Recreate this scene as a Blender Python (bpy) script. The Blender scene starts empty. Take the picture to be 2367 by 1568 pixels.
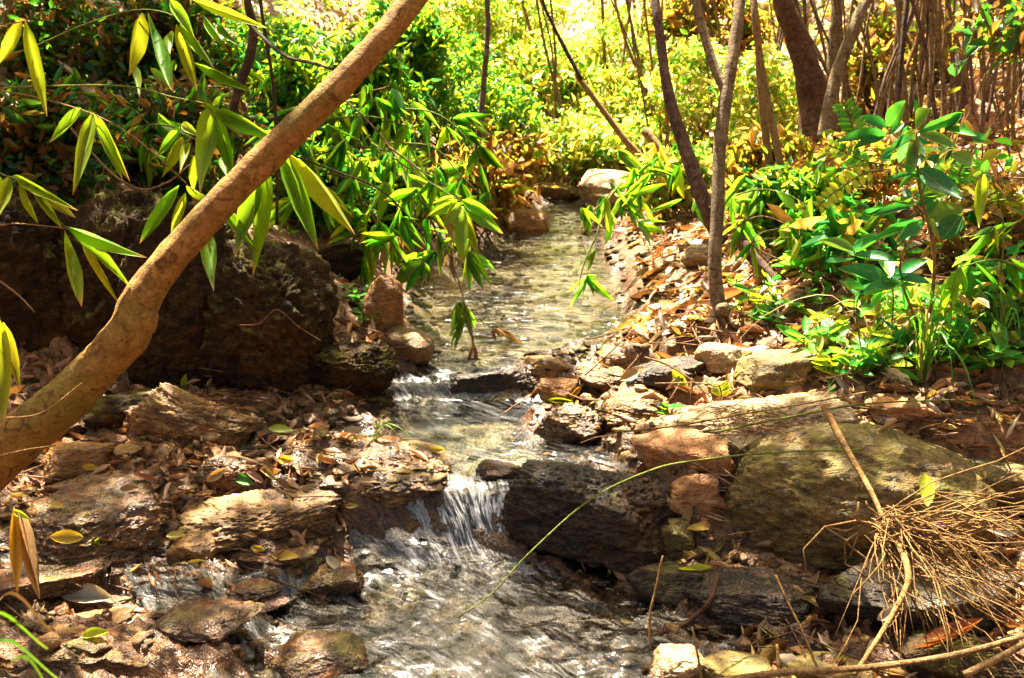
import bpy, math, random
import numpy as np
from mathutils import Vector, Matrix

# ------------------------------------------------------------------ camera, sky, sun, exposure
scene = bpy.context.scene
COL = scene.collection
CAMH, PITCH, LENS = 1.45, math.radians(16.0), 35.0
cam_data = bpy.data.cameras.new('camera')
cam_data.lens = LENS; cam_data.sensor_width = 36.0
cam_data.clip_start = 0.05; cam_data.clip_end = 500.0
cam_data.dof.use_dof = True; cam_data.dof.focus_distance = 2.7; cam_data.dof.aperture_fstop = 8.0
cam = bpy.data.objects.new('camera', cam_data); COL.objects.link(cam)
cam.location = (0, 0, CAMH); cam.rotation_euler = (math.pi/2 - PITCH, 0, 0)
scene.camera = cam

SUN_EL, SUN_AZ = math.radians(64.0), math.radians(-16.0)      # azimuth from +Y (away from the camera) towards +X
SUN = np.array([math.sin(SUN_AZ)*math.cos(SUN_EL), math.cos(SUN_AZ)*math.cos(SUN_EL), math.sin(SUN_EL)])
world = bpy.data.worlds.new('World'); scene.world = world; world.use_nodes = True
wn = world.node_tree; wn.nodes.clear()
wo = wn.nodes.new('ShaderNodeOutputWorld'); wb = wn.nodes.new('ShaderNodeBackground'); ws = wn.nodes.new('ShaderNodeTexSky')
ws.sky_type = 'NISHITA'; ws.sun_disc = False; ws.sun_elevation = SUN_EL; ws.sun_rotation = SUN_AZ
ws.air_density = 0.7; ws.dust_density = 5.0; ws.ozone_density = 0.3
wb.inputs['Strength'].default_value = 0.05
wt = wn.nodes.new('ShaderNodeMix'); wt.data_type = 'RGBA'; wt.blend_type = 'MULTIPLY'; wt.inputs[0].default_value = 1.0; wt.inputs[7].default_value = (1.0, 0.88, 0.69, 1)   # warm white balance
wn.links.new(ws.outputs[0], wt.inputs[6]); wn.links.new(wt.outputs[2], wb.inputs[0]); wn.links.new(wb.outputs[0], wo.inputs[0])
sd = bpy.data.lights.new('sun', 'SUN'); sd.energy = 5.0; sd.angle = math.radians(0.55); sd.color = (1.0, 0.90, 0.72)
so = bpy.data.objects.new('sun', sd); COL.objects.link(so)
so.rotation_euler = Vector(SUN).to_track_quat('Z', 'Y').to_euler(); so.location = (-4, 8, 14)
scene.view_settings.view_transform = 'Standard'; scene.view_settings.look = 'None'
scene.view_settings.gamma = 1.0; scene.view_settings.exposure = 3.45
scene.render.engine = 'CYCLES'
cy = scene.cycles
cy.use_denoising = True; cy.max_bounces = 7; cy.diffuse_bounces = 3; cy.glossy_bounces = 3
cy.transmission_bounces = 5; cy.transparent_max_bounces = 8; cy.caustics_reflective = False; cy.caustics_refractive = False
cy.sample_clamp_indirect = 6.0

# ------------------------------------------------------------------ pixels of the photograph -> directions
FPX = 2367.0*LENS/36.0
CR = np.array([1.0, 0, 0]); CF = np.array([0, math.cos(PITCH), -math.sin(PITCH)]); CU = np.array([0, math.sin(PITCH), math.cos(PITCH)])
CAM = np.array([0, 0, CAMH])
def ray(px, py): return CF + CR*((px-1183.5)/FPX) - CU*((py-783.75)/FPX)
def at(px, py, depth): return CAM + ray(px, py)*depth
def on_level(px, py, z):
    r = ray(px, py); return CAM + r*((z-CAMH)/r[2])
def to_px(p):
    d = np.asarray(p, float) - CAM; w = d@CF
    return 1183.5 + FPX*(d@CR)/w, 783.75 - FPX*(d@CU)/w, w

# ------------------------------------------------------------------ noise
_r = np.random.RandomState(11)
_perm = np.tile(_r.permutation(512), 3)
_g = _r.normal(size=(512, 3)); _g /= np.linalg.norm(_g, axis=1)[:, None]
def perlin(P):
    P = np.asarray(P, float); I = np.floor(P).astype(int); F = P - I; I &= 511
    U = F*F*F*(F*(F*6-15)+10); out = np.zeros(len(P))
    for a in (0, 1):
        for b in (0, 1):
            for c in (0, 1):
                h = _perm[(_perm[(_perm[(I[:, 0]+a) & 511] + I[:, 1]+b) & 511] + I[:, 2]+c) & 511]
                d = (_g[h]*(F - np.array([a, b, c]))).sum(1)
                out += d*(U[:, 0] if a else 1-U[:, 0])*(U[:, 1] if b else 1-U[:, 1])*(U[:, 2] if c else 1-U[:, 2])
    return out*1.6
def fbm(P, octs=4, gain=0.5, ridged=False):
    o, amp, s, tot = 0, 1.0, 1.0, 0
    for k in range(octs):
        n = perlin(np.asarray(P)*s + k*17.3)
        o = o + amp*((1-2*np.abs(n)) if ridged else n); tot += amp; amp *= gain; s *= 2.03
    return o/tot
def sstep(a, b, x):
    t = np.clip((x-a)/(b-a), 0, 1); return t*t*(3-2*t)

# ------------------------------------------------------------------ object helpers
def prop(o, label=None, cat=None, group=None, kind=None):
    if label: o['label'] = label
    if cat: o['category'] = cat
    if group: o['group'] = group
    if kind: o['kind'] = kind
    return o
def empty(name, loc, label, cat, group=None):
    o = bpy.data.objects.new(name, None); COL.objects.link(o); o.location = Vector(loc); o.empty_display_size = 0.05
    return prop(o, label, cat, group)
def origin(parent):
    v = Vector((0, 0, 0))
    while parent is not None: v += parent.location; parent = parent.parent
    return v
def new_mesh(name, V, F, smooth=True, col=None):
    me = bpy.data.meshes.new(name)
    V = np.asarray(V, np.float32)
    if isinstance(F, np.ndarray):
        k = F.shape[1]; me.vertices.add(len(V)); me.vertices.foreach_set('co', V.ravel())
        me.loops.add(F.size); me.loops.foreach_set('vertex_index', F.astype(np.int32).ravel())
        me.polygons.add(len(F)); me.polygons.foreach_set('loop_start', np.arange(0, F.size, k, dtype=np.int32))
        me.update(calc_edges=True)
    else:
        me.from_pydata([tuple(v) for v in V], [], F); me.update()
    if smooth: me.polygons.foreach_set('use_smooth', np.ones(len(me.polygons), bool))
    if col is not None:
        a = me.attributes.new('tint', 'FLOAT_COLOR', 'POINT')
        a.data.foreach_set('color', np.concatenate([np.asarray(col, np.float32), np.ones((len(V), 1), np.float32)], 1).ravel())
    return me
def obj(name, V, F, mat, parent=None, smooth=True, col=None, loc=None):
    """a mesh given in world coordinates, linked as one object (a part when it has a parent)"""
    V = np.asarray(V, float)
    off = np.array(origin(parent)) if parent is not None else (np.array(loc) if loc is not None else np.zeros(3))
    me = new_mesh(name, V-off, F, smooth, col); me.materials.append(mat)
    o = bpy.data.objects.new(name, me); COL.objects.link(o); o.parent = parent
    if parent is None and loc is not None: o.location = Vector(loc)
    return o
def curve_pts(pts, n=6):
    """Catmull-Rom through pts (columns may hold radii as well)"""
    p = np.asarray(pts, float)
    if len(p) < 3:
        t = np.linspace(0, 1, n+1)[:, None]; return p[0]*(1-t) + p[-1]*t
    q = np.vstack([2*p[0]-p[1], p, 2*p[-1]-p[-2]]); out = []
    for i in range(1, len(q)-2):
        for t in np.arange(n)/n:
            out.append(0.5*((2*q[i]) + (q[i+1]-q[i-1])*t + (2*q[i-1]-5*q[i]+4*q[i+1]-q[i+2])*t*t + (3*q[i]-q[i-1]-3*q[i+1]+q[i+2])*t**3))
    out.append(p[-1]); return np.array(out)
def tube(path, rad, seg=8, bumpy=0.0, freq=8.0):
    path = np.asarray(path, float); rad = np.broadcast_to(np.asarray(rad, float), (len(path),))
    T = np.gradient(path, axis=0); T /= np.linalg.norm(T, axis=1)[:, None]+1e-9
    ref = np.array([0.31, -0.9, 0.2]); N = np.cross(T, ref); N /= np.linalg.norm(N, axis=1)[:, None]+1e-9
    B = np.cross(T, N); a = np.arange(seg)*2*np.pi/seg
    V = path[:, None] + rad[:, None, None]*(N[:, None]*np.cos(a)[None, :, None] + B[:, None]*np.sin(a)[None, :, None])
    V = V.reshape(-1, 3)
    if bumpy:
        C = np.repeat(path, seg, 0); D = V-C
        V = C + D*(1 + bumpy*fbm(V*freq, 3))[:, None]
    n = len(path); i = np.arange(n-1)[:, None]*seg; j = np.arange(seg)[None]
    F = np.stack([i+j, i+(j+1) % seg, i+seg+(j+1) % seg, i+seg+j], -1).reshape(-1, 4)
    c0, c1 = len(V), len(V)+1
    V = np.vstack([V, path[0]-T[0]*rad[0]*0.3, path[-1]+T[-1]*rad[-1]*0.3])
    j = np.arange(seg)
    cap = [[c0, int((k+1) % seg), int(k), int(k)] for k in j]
    F = [tuple(f) for f in F] + [(c0, int((k+1) % seg), int(k)) for k in j] + [(c1, int((n-1)*seg+k), int((n-1)*seg+(k+1) % seg)) for k in j]
    return V, F
def px_path(pts, n=6):
    """[(px, py, depth, radius_px)] -> world path and radii"""
    P = np.array([list(at(a, b, d)) + [r*d/FPX] for a, b, d, r in pts]); C = curve_pts(P, n)
    return C[:, :3], C[:, 3]

# ------------------------------------------------------------------ materials
class NT:
    def __init__(s, name):
        s.m = bpy.data.materials.new(name); s.m.use_nodes = True; s.t = s.m.node_tree; s.t.nodes.clear()
        s.out = s.n('ShaderNodeOutputMaterial')
    def n(s, kind, **kw):
        x = s.t.nodes.new(kind)
        for k, v in kw.items(): setattr(x, k, v)
        return x
    def set(s, node, name, v):
        if hasattr(v, 'is_linked') or isinstance(v, bpy.types.NodeSocket): s.t.links.new(v, node.inputs[name])
        else: node.inputs[name].default_value = v
    def noise(s, vec, scale, detail=5, rough=0.55, dist=0.0):
        x = s.n('ShaderNodeTexNoise'); s.set(x, 'Vector', vec)
        x.inputs['Scale'].default_value = scale; x.inputs['Detail'].default_value = detail
        x.inputs['Roughness'].default_value = rough; x.inputs['Distortion'].default_value = dist
        return x.outputs['Fac']
    def ramp(s, fac, stops):
        x = s.n('ShaderNodeValToRGB'); s.t.links.new(fac, x.inputs[0]); e = x.color_ramp.elements
        while len(e) < len(stops): e.new(0.5)
        for k, (p, c) in enumerate(stops):
            e[k].position = p; e[k].color = (c[0], c[1], c[2], 1) if hasattr(c, '__len__') else (c, c, c, 1)
        return x.outputs[0]
    def mix(s, fac, a, b, mode='MIX'):
        x = s.n('ShaderNodeMix', data_type='RGBA', blend_type=mode)
        for i, v in ((0, fac), (6, a), (7, b)):
            if isinstance(v, bpy.types.NodeSocket): s.t.links.new(v, x.inputs[i])
            else: x.inputs[i].default_value = v if i == 0 else (v[0], v[1], v[2], 1)
        return x.outputs[2]
    def math(s, op, a, b=0.0, clamp=False):
        x = s.n('ShaderNodeMath', operation=op, use_clamp=clamp)
        for i, v in ((0, a), (1, b)):
            if isinstance(v, bpy.types.NodeSocket): s.t.links.new(v, x.inputs[i])
            else: x.inputs[i].default_value = v
        return x.outputs[0]
    def mapped(s, vec, scale=(1, 1, 1), rot=(0, 0, 0)):
        if any(rot):
            y = s.n('ShaderNodeMapping'); s.t.links.new(vec, y.inputs[0]); y.inputs['Rotation'].default_value = rot; vec = y.outputs[0]
        x = s.n('ShaderNodeMapping'); s.t.links.new(vec, x.inputs[0]); x.inputs['Scale'].default_value = scale
        return x.outputs[0]
    def bump(s, h, strength, dist=0.01, prev=None):
        x = s.n('ShaderNodeBump'); x.inputs['Strength'].default_value = strength; x.inputs['Distance'].default_value = dist
        s.t.links.new(h, x.inputs['Height'])
        if prev is not None: s.t.links.new(prev, x.inputs['Normal'])
        return x.outputs[0]
    def bsdf(s, color, rough, normal=None, spec=0.5):
        x = s.n('ShaderNodeBsdfPrincipled'); s.set(x, 'Base Color', color if isinstance(color, bpy.types.NodeSocket) else (*color, 1))
        s.set(x, 'Roughness', rough); s.set(x, 'Specular IOR Level', spec)
        if normal is not None: s.t.links.new(normal, x.inputs['Normal'])
        return x.outputs[0]
    def done(s, shader):
        s.t.links.new(shader, s.out.inputs['Surface']); return s.m
def pos(nt): return nt.n('ShaderNodeNewGeometry').outputs['Position']

def rock_material(name, dark, mid, light, rust, moss=0.0, rough=(0.35, 0.75), strata=(0.3, 0.15, 1.0), wet=0.0, spec=0.4):
    t = NT(name); P = pos(t)
    A = t.mapped(P, (6, 6, 16), strata)
    n1 = t.noise(P, 4.0, 3, 0.62, 0.6); n2 = t.noise(A, 1.6, 5, 0.7, 0.8); n3 = t.noise(P, 45, 3, 0.7); n4 = t.noise(P, 190, 1, 0.6)
    c = t.ramp(n2, [(0.30, dark), (0.46, mid), (0.62, light), (0.78, mid)])
    c = t.mix(t.ramp(n1, [(0.52, 0.0), (0.66, 0.85)]), c, rust)
    c = t.mix(t.ramp(n3, [(0.42, 0.55), (0.60, 0.0)]), c, dark)
    c = t.mix(t.ramp(n4, [(0.56, 0.0), (0.72, 0.35)]), c, light)
    if moss:
        nz = t.n('ShaderNodeSeparateXYZ'); t.t.links.new(t.n('ShaderNodeNewGeometry').outputs['Normal'], nz.inputs[0])
        f = t.math('MULTIPLY', t.ramp(nz.outputs[2], [(0.1, 0.0), (0.75, 1.0)]), t.ramp(t.noise(P, 9, 3, 0.7, 0.4), [(0.56-0.14*moss, 0.0), (0.74-0.1*moss, 1.0)]))
        c = t.mix(t.math('MULTIPLY', f, 0.4+0.35*moss), c, t.mix(n3, (0.09, 0.085, 0.010), (0.28, 0.24, 0.03)))
    r = t.ramp(n3, [(0.3, rough[0]), (0.7, rough[1])])
    b = t.bump(n2, 0.85, 0.035); b = t.bump(n3, 0.75, 0.012, b); b = t.bump(n4, 0.35, 0.003, b)
    return t.done(t.bsdf(c, r, b, spec+wet))

M = {}
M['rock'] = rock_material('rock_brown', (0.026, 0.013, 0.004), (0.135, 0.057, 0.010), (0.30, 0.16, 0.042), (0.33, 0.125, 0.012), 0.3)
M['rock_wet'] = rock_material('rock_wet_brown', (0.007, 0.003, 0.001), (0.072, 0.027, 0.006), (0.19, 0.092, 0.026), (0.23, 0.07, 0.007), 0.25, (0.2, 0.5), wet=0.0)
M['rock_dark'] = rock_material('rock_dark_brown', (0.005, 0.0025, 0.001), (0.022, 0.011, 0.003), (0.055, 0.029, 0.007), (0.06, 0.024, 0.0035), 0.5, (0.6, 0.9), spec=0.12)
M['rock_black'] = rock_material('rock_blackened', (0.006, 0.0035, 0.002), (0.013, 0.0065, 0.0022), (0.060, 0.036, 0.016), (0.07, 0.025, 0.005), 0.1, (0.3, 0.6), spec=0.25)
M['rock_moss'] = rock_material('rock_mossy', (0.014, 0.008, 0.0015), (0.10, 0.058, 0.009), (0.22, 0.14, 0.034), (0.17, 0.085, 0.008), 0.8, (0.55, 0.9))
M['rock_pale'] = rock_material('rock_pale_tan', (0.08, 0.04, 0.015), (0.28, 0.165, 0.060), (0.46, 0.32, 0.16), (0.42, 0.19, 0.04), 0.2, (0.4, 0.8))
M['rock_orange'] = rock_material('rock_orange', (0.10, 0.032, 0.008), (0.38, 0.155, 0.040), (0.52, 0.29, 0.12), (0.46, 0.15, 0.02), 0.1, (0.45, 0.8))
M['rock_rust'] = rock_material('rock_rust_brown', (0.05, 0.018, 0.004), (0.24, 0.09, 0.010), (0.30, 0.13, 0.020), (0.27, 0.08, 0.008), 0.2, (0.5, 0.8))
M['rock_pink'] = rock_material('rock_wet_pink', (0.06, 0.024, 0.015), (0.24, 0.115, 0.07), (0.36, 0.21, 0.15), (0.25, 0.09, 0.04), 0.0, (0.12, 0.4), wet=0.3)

def bark_material(name, dark, mid, light, green=0.0):
    t = NT(name); P = pos(t)
    n1 = t.noise(P, 7, 5, 0.6); n2 = t.noise(P, 28, 6, 0.7, 0.5); n3 = t.noise(P, 120, 4, 0.7)
    c = t.ramp(n2, [(0.30, dark), (0.48, mid), (0.70, light)])
    c = t.mix(t.ramp(n1, [(0.55, 0.0), (0.72, 0.7)]), c, dark)
    if green: c = t.mix(t.ramp(t.noise(P, 3.1, 4, 0.6), [(0.42, 0.0), (0.62, green)]), c, (0.17, 0.15, 0.022))
    c = t.mix(t.ramp(n3, [(0.35, 0.5), (0.55, 0.0)]), c, dark)
    lich = t.noise(P, 16, 3, 0.6, 1.0)
    c = t.mix(t.ramp(lich, [(0.62, 0.0), (0.70, 0.55)]), c, light)
    c = t.mix(t.ramp(t.noise(P, 24.0, 3, 0.6, 1.0), [(0.34, 0.8), (0.42, 0.0)]), c, dark)
    b = t.bump(n2, 1.0, 0.022); b = t.bump(n3, 0.9, 0.006, b)
    return t.done(t.bsdf(c, 0.85, b, 0.2))
M['bark'] = bark_material('bark_tan', (0.075, 0.032, 0.006), (0.27, 0.125, 0.024), (0.40, 0.21, 0.06), 0.7)
M['bark_dark'] = bark_material('bark_dark_brown', (0.030, 0.014, 0.010), (0.12, 0.062, 0.042), (0.26, 0.16, 0.11))
M['bark_grey'] = bark_material('bark_grey_brown', (0.05, 0.028, 0.012), (0.19, 0.12, 0.06), (0.33, 0.23, 0.13), 0.2)
M['bark_red'] = bark_material('bark_red_brown', (0.028, 0.010, 0.005), (0.10, 0.04, 0.018), (0.20, 0.10, 0.045))
M['cane'] = bark_material('cane_straw', (0.10, 0.05, 0.015), (0.24, 0.13, 0.038), (0.35, 0.21, 0.075))
M['cane_dark'] = bark_material('cane_brown', (0.06, 0.03, 0.01), (0.19, 0.11, 0.04), (0.33, 0.21, 0.09))
M['twig'] = bark_material('twig_brown', (0.045, 0.02, 0.010), (0.17, 0.085, 0.035), (0.30, 0.17, 0.08))
M['twig_dark'] = bark_material('twig_dark', (0.015, 0.008, 0.005), (0.05, 0.026, 0.012), (0.10, 0.055, 0.025))
M['stem_green'] = bark_material('stem_green', (0.05, 0.07, 0.01), (0.14, 0.17, 0.02), (0.24, 0.25, 0.05))

def leaf_material(name, stops, transl=0.45, rough=0.38, tip=None, spots=0.0, tint=False):
    """stops: colours picked by each leaf's own random number; tint: colour stored per leaf of a joined mass"""
    t = NT(name); C = t.n('ShaderNodeTexCoord').outputs['Object']; P = pos(t)
    if tint:
        c = t.n('ShaderNodeAttribute', attribute_name='tint').outputs['Color']
    else:
        rnd = t.n('ShaderNodeObjectInfo').outputs['Random']
        c = t.ramp(rnd, [(i/(max(1, len(stops)-1)), s) for i, s in enumerate(stops)])
        sx = t.n('ShaderNodeSeparateXYZ'); t.t.links.new(C, sx.inputs[0])
        mid = t.ramp(t.math('ABSOLUTE', sx.outputs[1]), [(0.0, 0.55), (0.035, 0.0)])
        c = t.mix(mid, c, (0.30, 0.33, 0.06))
        vein = t.n('ShaderNodeTexWave', bands_direction='Y'); t.t.links.new(C, vein.inputs[0]); vein.inputs['Scale'].default_value = 9; vein.inputs['Distortion'].default_value = 0.6
        c = t.mix(t.math('MULTIPLY', vein.outputs['Fac'], 0.22), c, (0.02, 0.05, 0.004))
        if tip is not None:
            e = t.math('ADD', sx.outputs[0], t.math('MULTIPLY', t.noise(P, 40, 3), 0.12))
            c = t.mix(t.ramp(e, [(0.93, 0.0), (1.0, 1.0)]), c, tip)
    if spots: c = t.mix(t.ramp(t.noise(P, 55, 4, 0.7), [(0.56, 0.0), (0.66, spots)]), c, (0.26, 0.17, 0.012))
    c = t.mix(t.ramp(t.noise(P, 18, 3), [(0.35, 0.25), (0.6, 0.0)]), c, (0.03, 0.05, 0.005))
    d = t.bsdf(c, rough, t.bump(t.noise(P, 90, 3), 0.35, 0.004), 0.32)
    tr = t.n('ShaderNodeBsdfTranslucent'); t.t.links.new(t.mix(1.0, c, (1.9, 1.7, 0.8), 'MULTIPLY'), tr.inputs[0])
    m = t.n('ShaderNodeMixShader'); m.inputs[0].default_value = transl
    t.t.links.new(d, m.inputs[1]); t.t.links.new(tr.outputs[0], m.inputs[2])
    return t.done(m.outputs[0])
M['bamboo'] = leaf_material('bamboo_leaf', [(0.075, 0.24, 0.010), (0.16, 0.26, 0.012), (0.24, 0.27, 0.014), (0.10, 0.28, 0.012), (0.28, 0.27, 0.02)], 0.5, 0.5, (0.32, 0.20, 0.07), 0.6)
M['bamboo_fresh'] = leaf_material('bamboo_leaf_fresh', [(0.05, 0.27, 0.015), (0.12, 0.32, 0.012), (0.20, 0.33, 0.012), (0.03, 0.22, 0.03), (0.26, 0.30, 0.012)], 0.62, 0.4, (0.32, 0.17, 0.03), 0.3)
M['broad'] = leaf_material('broad_leaf', [(0.012, 0.12, 0.03), (0.02, 0.19, 0.035), (0.035, 0.25, 0.035), (0.014, 0.15, 0.04), (0.05, 0.27, 0.03), (0.13, 0.22, 0.02), (0.03, 0.13, 0.03)], 0.36, 0.36, None, 0.35)
M['herb'] = leaf_material('herb_leaf', [(0.03, 0.22, 0.02), (0.07, 0.28, 0.015), (0.02, 0.17, 0.03), (0.14, 0.30, 0.02), (0.22, 0.26, 0.03)], 0.42, 0.42, None, 0.35)
M['dead'] = leaf_material('dead_leaf', [(0.26, 0.12, 0.04), (0.34, 0.19, 0.075), (0.18, 0.07, 0.03), (0.40, 0.27, 0.14)], 0.2, 0.5)
M['dead_red'] = leaf_material('dead_leaf_red', [(0.24, 0.055, 0.02), (0.30, 0.085, 0.025), (0.20, 0.05, 0.03)], 0.2, 0.45)
M['yellow'] = leaf_material('yellow_leaf', [(0.50, 0.32, 0.02), (0.48, 0.36, 0.05), (0.52, 0.25, 0.015), (0.42, 0.36, 0.06)], 0.35, 0.4)
M['yellowgreen'] = leaf_material('yellow_green_leaf', [(0.36, 0.38, 0.02), (0.26, 0.36, 0.02)], 0.4, 0.35)
M['grey_leaf'] = leaf_material('grey_dry_leaf', [(0.42, 0.36, 0.28), (0.36, 0.28, 0.19)], 0.2, 0.5)
M['mass'] = leaf_material('foliage_mass', [], 0.58, 0.36, tint=True)
M['litter'] = leaf_material('leaf_litter', [], 0.12, 0.55, tint=True)

# ------------------------------------------------------------------ lie of the land
# water's edge read off the photograph: (py, left px, right px, water level)
EDGE = [(1700, 640, 1600, -0.03), (1560, 690, 1540, -0.01), (1400, 660, 1520, 0.0), (1300, 830, 1230, 0.015), (1250, 860, 1195, 0.05), (1200, 900, 1185, 0.10),
        (1140, 1010, 1195, 0.165), (1095, 1060, 1330, 0.185), (1050, 960, 1430, 0.19), (1010, 850, 1240, 0.19), (960, 870, 1235, 0.19), (925, 915, 1290, 0.195),
        (890, 890, 1030, 0.24), (850, 960, 1150, 0.275), (820, 1000, 1230, 0.28), (780, 995, 1390, 0.28), (740, 950, 1430, 0.28), (660, 940, 1425, 0.285),
        (600, 1030, 1410, 0.29), (550, 1110, 1400, 0.29), (500, 1240, 1385, 0.30), (465, 1265, 1365, 0.31)]
_e = np.array([[on_level(l, py, z)[1], on_level(l, py, z)[0], on_level(r, py, z)[0], z] for py, l, r, z in EDGE])
_e = _e[np.argsort(_e[:, 0])]
_bank = np.array([[on_level(r, py, z)[1], on_level(r, py, z)[0]] for py, r, z in ((1700, 1620, 0), (1400, 1560, 0), (1250, 1420, .05), (1100, 1420, .18), (1000, 1330, .19), (900, 1330, .24), (820, 1360, .28), (740, 1430, .28), (660, 1425, .285), (550, 1400, .29), (465, 1365, .31))])
_bank = _bank[np.argsort(_bank[:, 0])]
def edges(y): return np.interp(y, _e[:, 0], _e[:, 1]), np.interp(y, _e[:, 0], _e[:, 2]), np.interp(y, _e[:, 0], _e[:, 3])
def smooth_height(x, y):
    x = np.asarray(x, float); y = np.asarray(y, float)
    xl, xr, wl = edges(y); dl = xl-x; dr = x-xr
    far = sstep(3.2, 4.0, y)
    dep = np.where(y > 3.6, 0.07, np.where(y > 2.9, 0.08, 0.045)) - 0.03*np.exp(-((y-2.75)/0.12)**2)
    inside = np.maximum(dl, dr)                       # negative in the channel
    wls = np.interp(y, [1.6, 2.2, 3.15, 3.7], [-0.03, 0.015, 0.20, 0.28])      # the left shelf slopes down evenly beside the rapid
    wl = wl + (wls-wl)*sstep(0.0, 0.22, dl)*(y < 3.7)
    bed = wl - dep*sstep(0.02, -0.14, inside)
    L = np.maximum(dl, 0); db = x-np.interp(y, _bank[:, 0], _bank[:, 1]); R = np.maximum(db, 0)
    left = (0.02+0.10*L)*(1-far) + (0.05+0.50*np.minimum(L, 3.2)+0.30*np.maximum(L-3.2, 0))*far
    left *= sstep(0, 0.12, dl)
    rn = sstep(2.5, 3.3, y)
    right = (0.01+0.10*R+0.10*np.maximum(R-1.2, 0))*(1-rn) + (0.05+0.30*R+0.12*np.maximum(R-1.0, 0))*rn
    right *= sstep(0, 0.15, db)
    h = bed + left + right
    back = np.maximum(y-8.5, 0)
    h = h + 0.42*np.minimum(back, 4.3) + 0.12*np.maximum(back-4.3, 0)
    return np.minimum(h, 6.0+0.02*np.abs(x))
def height(x, y):
    x = np.asarray(x, float); y = np.asarray(y, float); sh = x.shape
    x = x.ravel(); y = y.ravel(); h = smooth_height(x, y); xl, xr, wl = edges(y)
    out = np.maximum(np.maximum(xl-x, x-xr), 0)
    near = sstep(4.6, 3.2, y)*sstep(1.9, 0.8, out)
    u = x*0.80 - y*0.60; v = x*0.60 + y*0.80           # the rock's grain runs down to the right
    warp = fbm(np.stack([x*2.2, y*2.2, 0*x], 1), 3)
    n = fbm(np.stack([u*2.3+warp*0.8, v*8.5+warp*2.2, 0*x+3.1], 1), 5, 0.55)
    st = 0.055; a = n*0.22/st; ter = (np.floor(a)+sstep(0.55, 1.0, a-np.floor(a)))*st
    rockd = 0.5*ter + 0.035*fbm(np.stack([u*6, v*13, 0*x+9], 1), 4, 0.6, True) - 0.02 + 0.016*fbm(np.stack([u*9+warp*2, v*42+warp*5, 0*x+19], 1), 3, 0.6, True)*np.clip(0.6+1.5*warp, 0, 1)
    inside = sstep(0.03, -0.10, np.maximum(xl-x, x-xr))
    rockd = rockd*(1-np.where(y < 2.8, 0.35, 0.65)*inside)
    soil = 0.10*fbm(np.stack([x*1.3, y*1.3, 0*x+5], 1), 4) + 0.03*fbm(np.stack([x*9, y*9, 0*x+7], 1), 3)
    soil = soil*(1-0.75*inside)
    return (h + near*rockd + (1-near)*soil).reshape(sh)
_T = np.concatenate([np.arange(1.2, 6, 0.006), np.arange(6, 40, 0.02)])
def gp(px, py):
    """where the sight line of a pixel meets the ground"""
    P = CAM + _T[:, None]*ray(px, py); k = np.argmax(P[:, 2] < height(P[:, 0], P[:, 1]))
    return P[k]
def gz(x, y): return float(height(np.array([x]), np.array([y]))[0])

def axis(dense0, dense1, step, lo, hi, grow=1.09):
    a = list(np.arange(dense0, dense1, step)); s = step
    while a[-1] < hi: s *= grow; a.append(a[-1]+s)
    s = step
    while a[0] > lo: s *= grow; a.insert(0, a[0]-s)
    return np.array(a)
XS = axis(-1.75, 1.85, 0.0085, -70, 70, 1.06); YS = axis(1.7, 3.9, 0.0085, -40, 110, 1.02)
GX, GY = np.meshgrid(XS, YS); GZ = height(GX, GY)
nx, ny = len(XS), len(YS)
i = np.arange(ny-1)[:, None]*nx; j = np.arange(nx-1)[None]
GF = np.stack([i+j, i+j+1, i+j+1+nx, i+j+nx], -1).reshape(-1, 4)
_xl, _xr, _wl = edges(GY.ravel())
_out = np.maximum(np.maximum(_xl-GX.ravel(), GX.ravel()-_xr), 0)
soilmask = np.clip(1-sstep(4.6, 3.4, GY.ravel())*sstep(1.6, 0.9, _out) - sstep(0.15, 0.0, _out), 0, 1)
wetmask = sstep(0.10, 0.015, GZ.ravel()-_wl)*sstep(9.2, 8.2, GY.ravel())
wetmask = np.maximum(wetmask, 0.85*sstep(3.2, 2.6, GY.ravel())*sstep(0.9, 0.2, _out))
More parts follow.
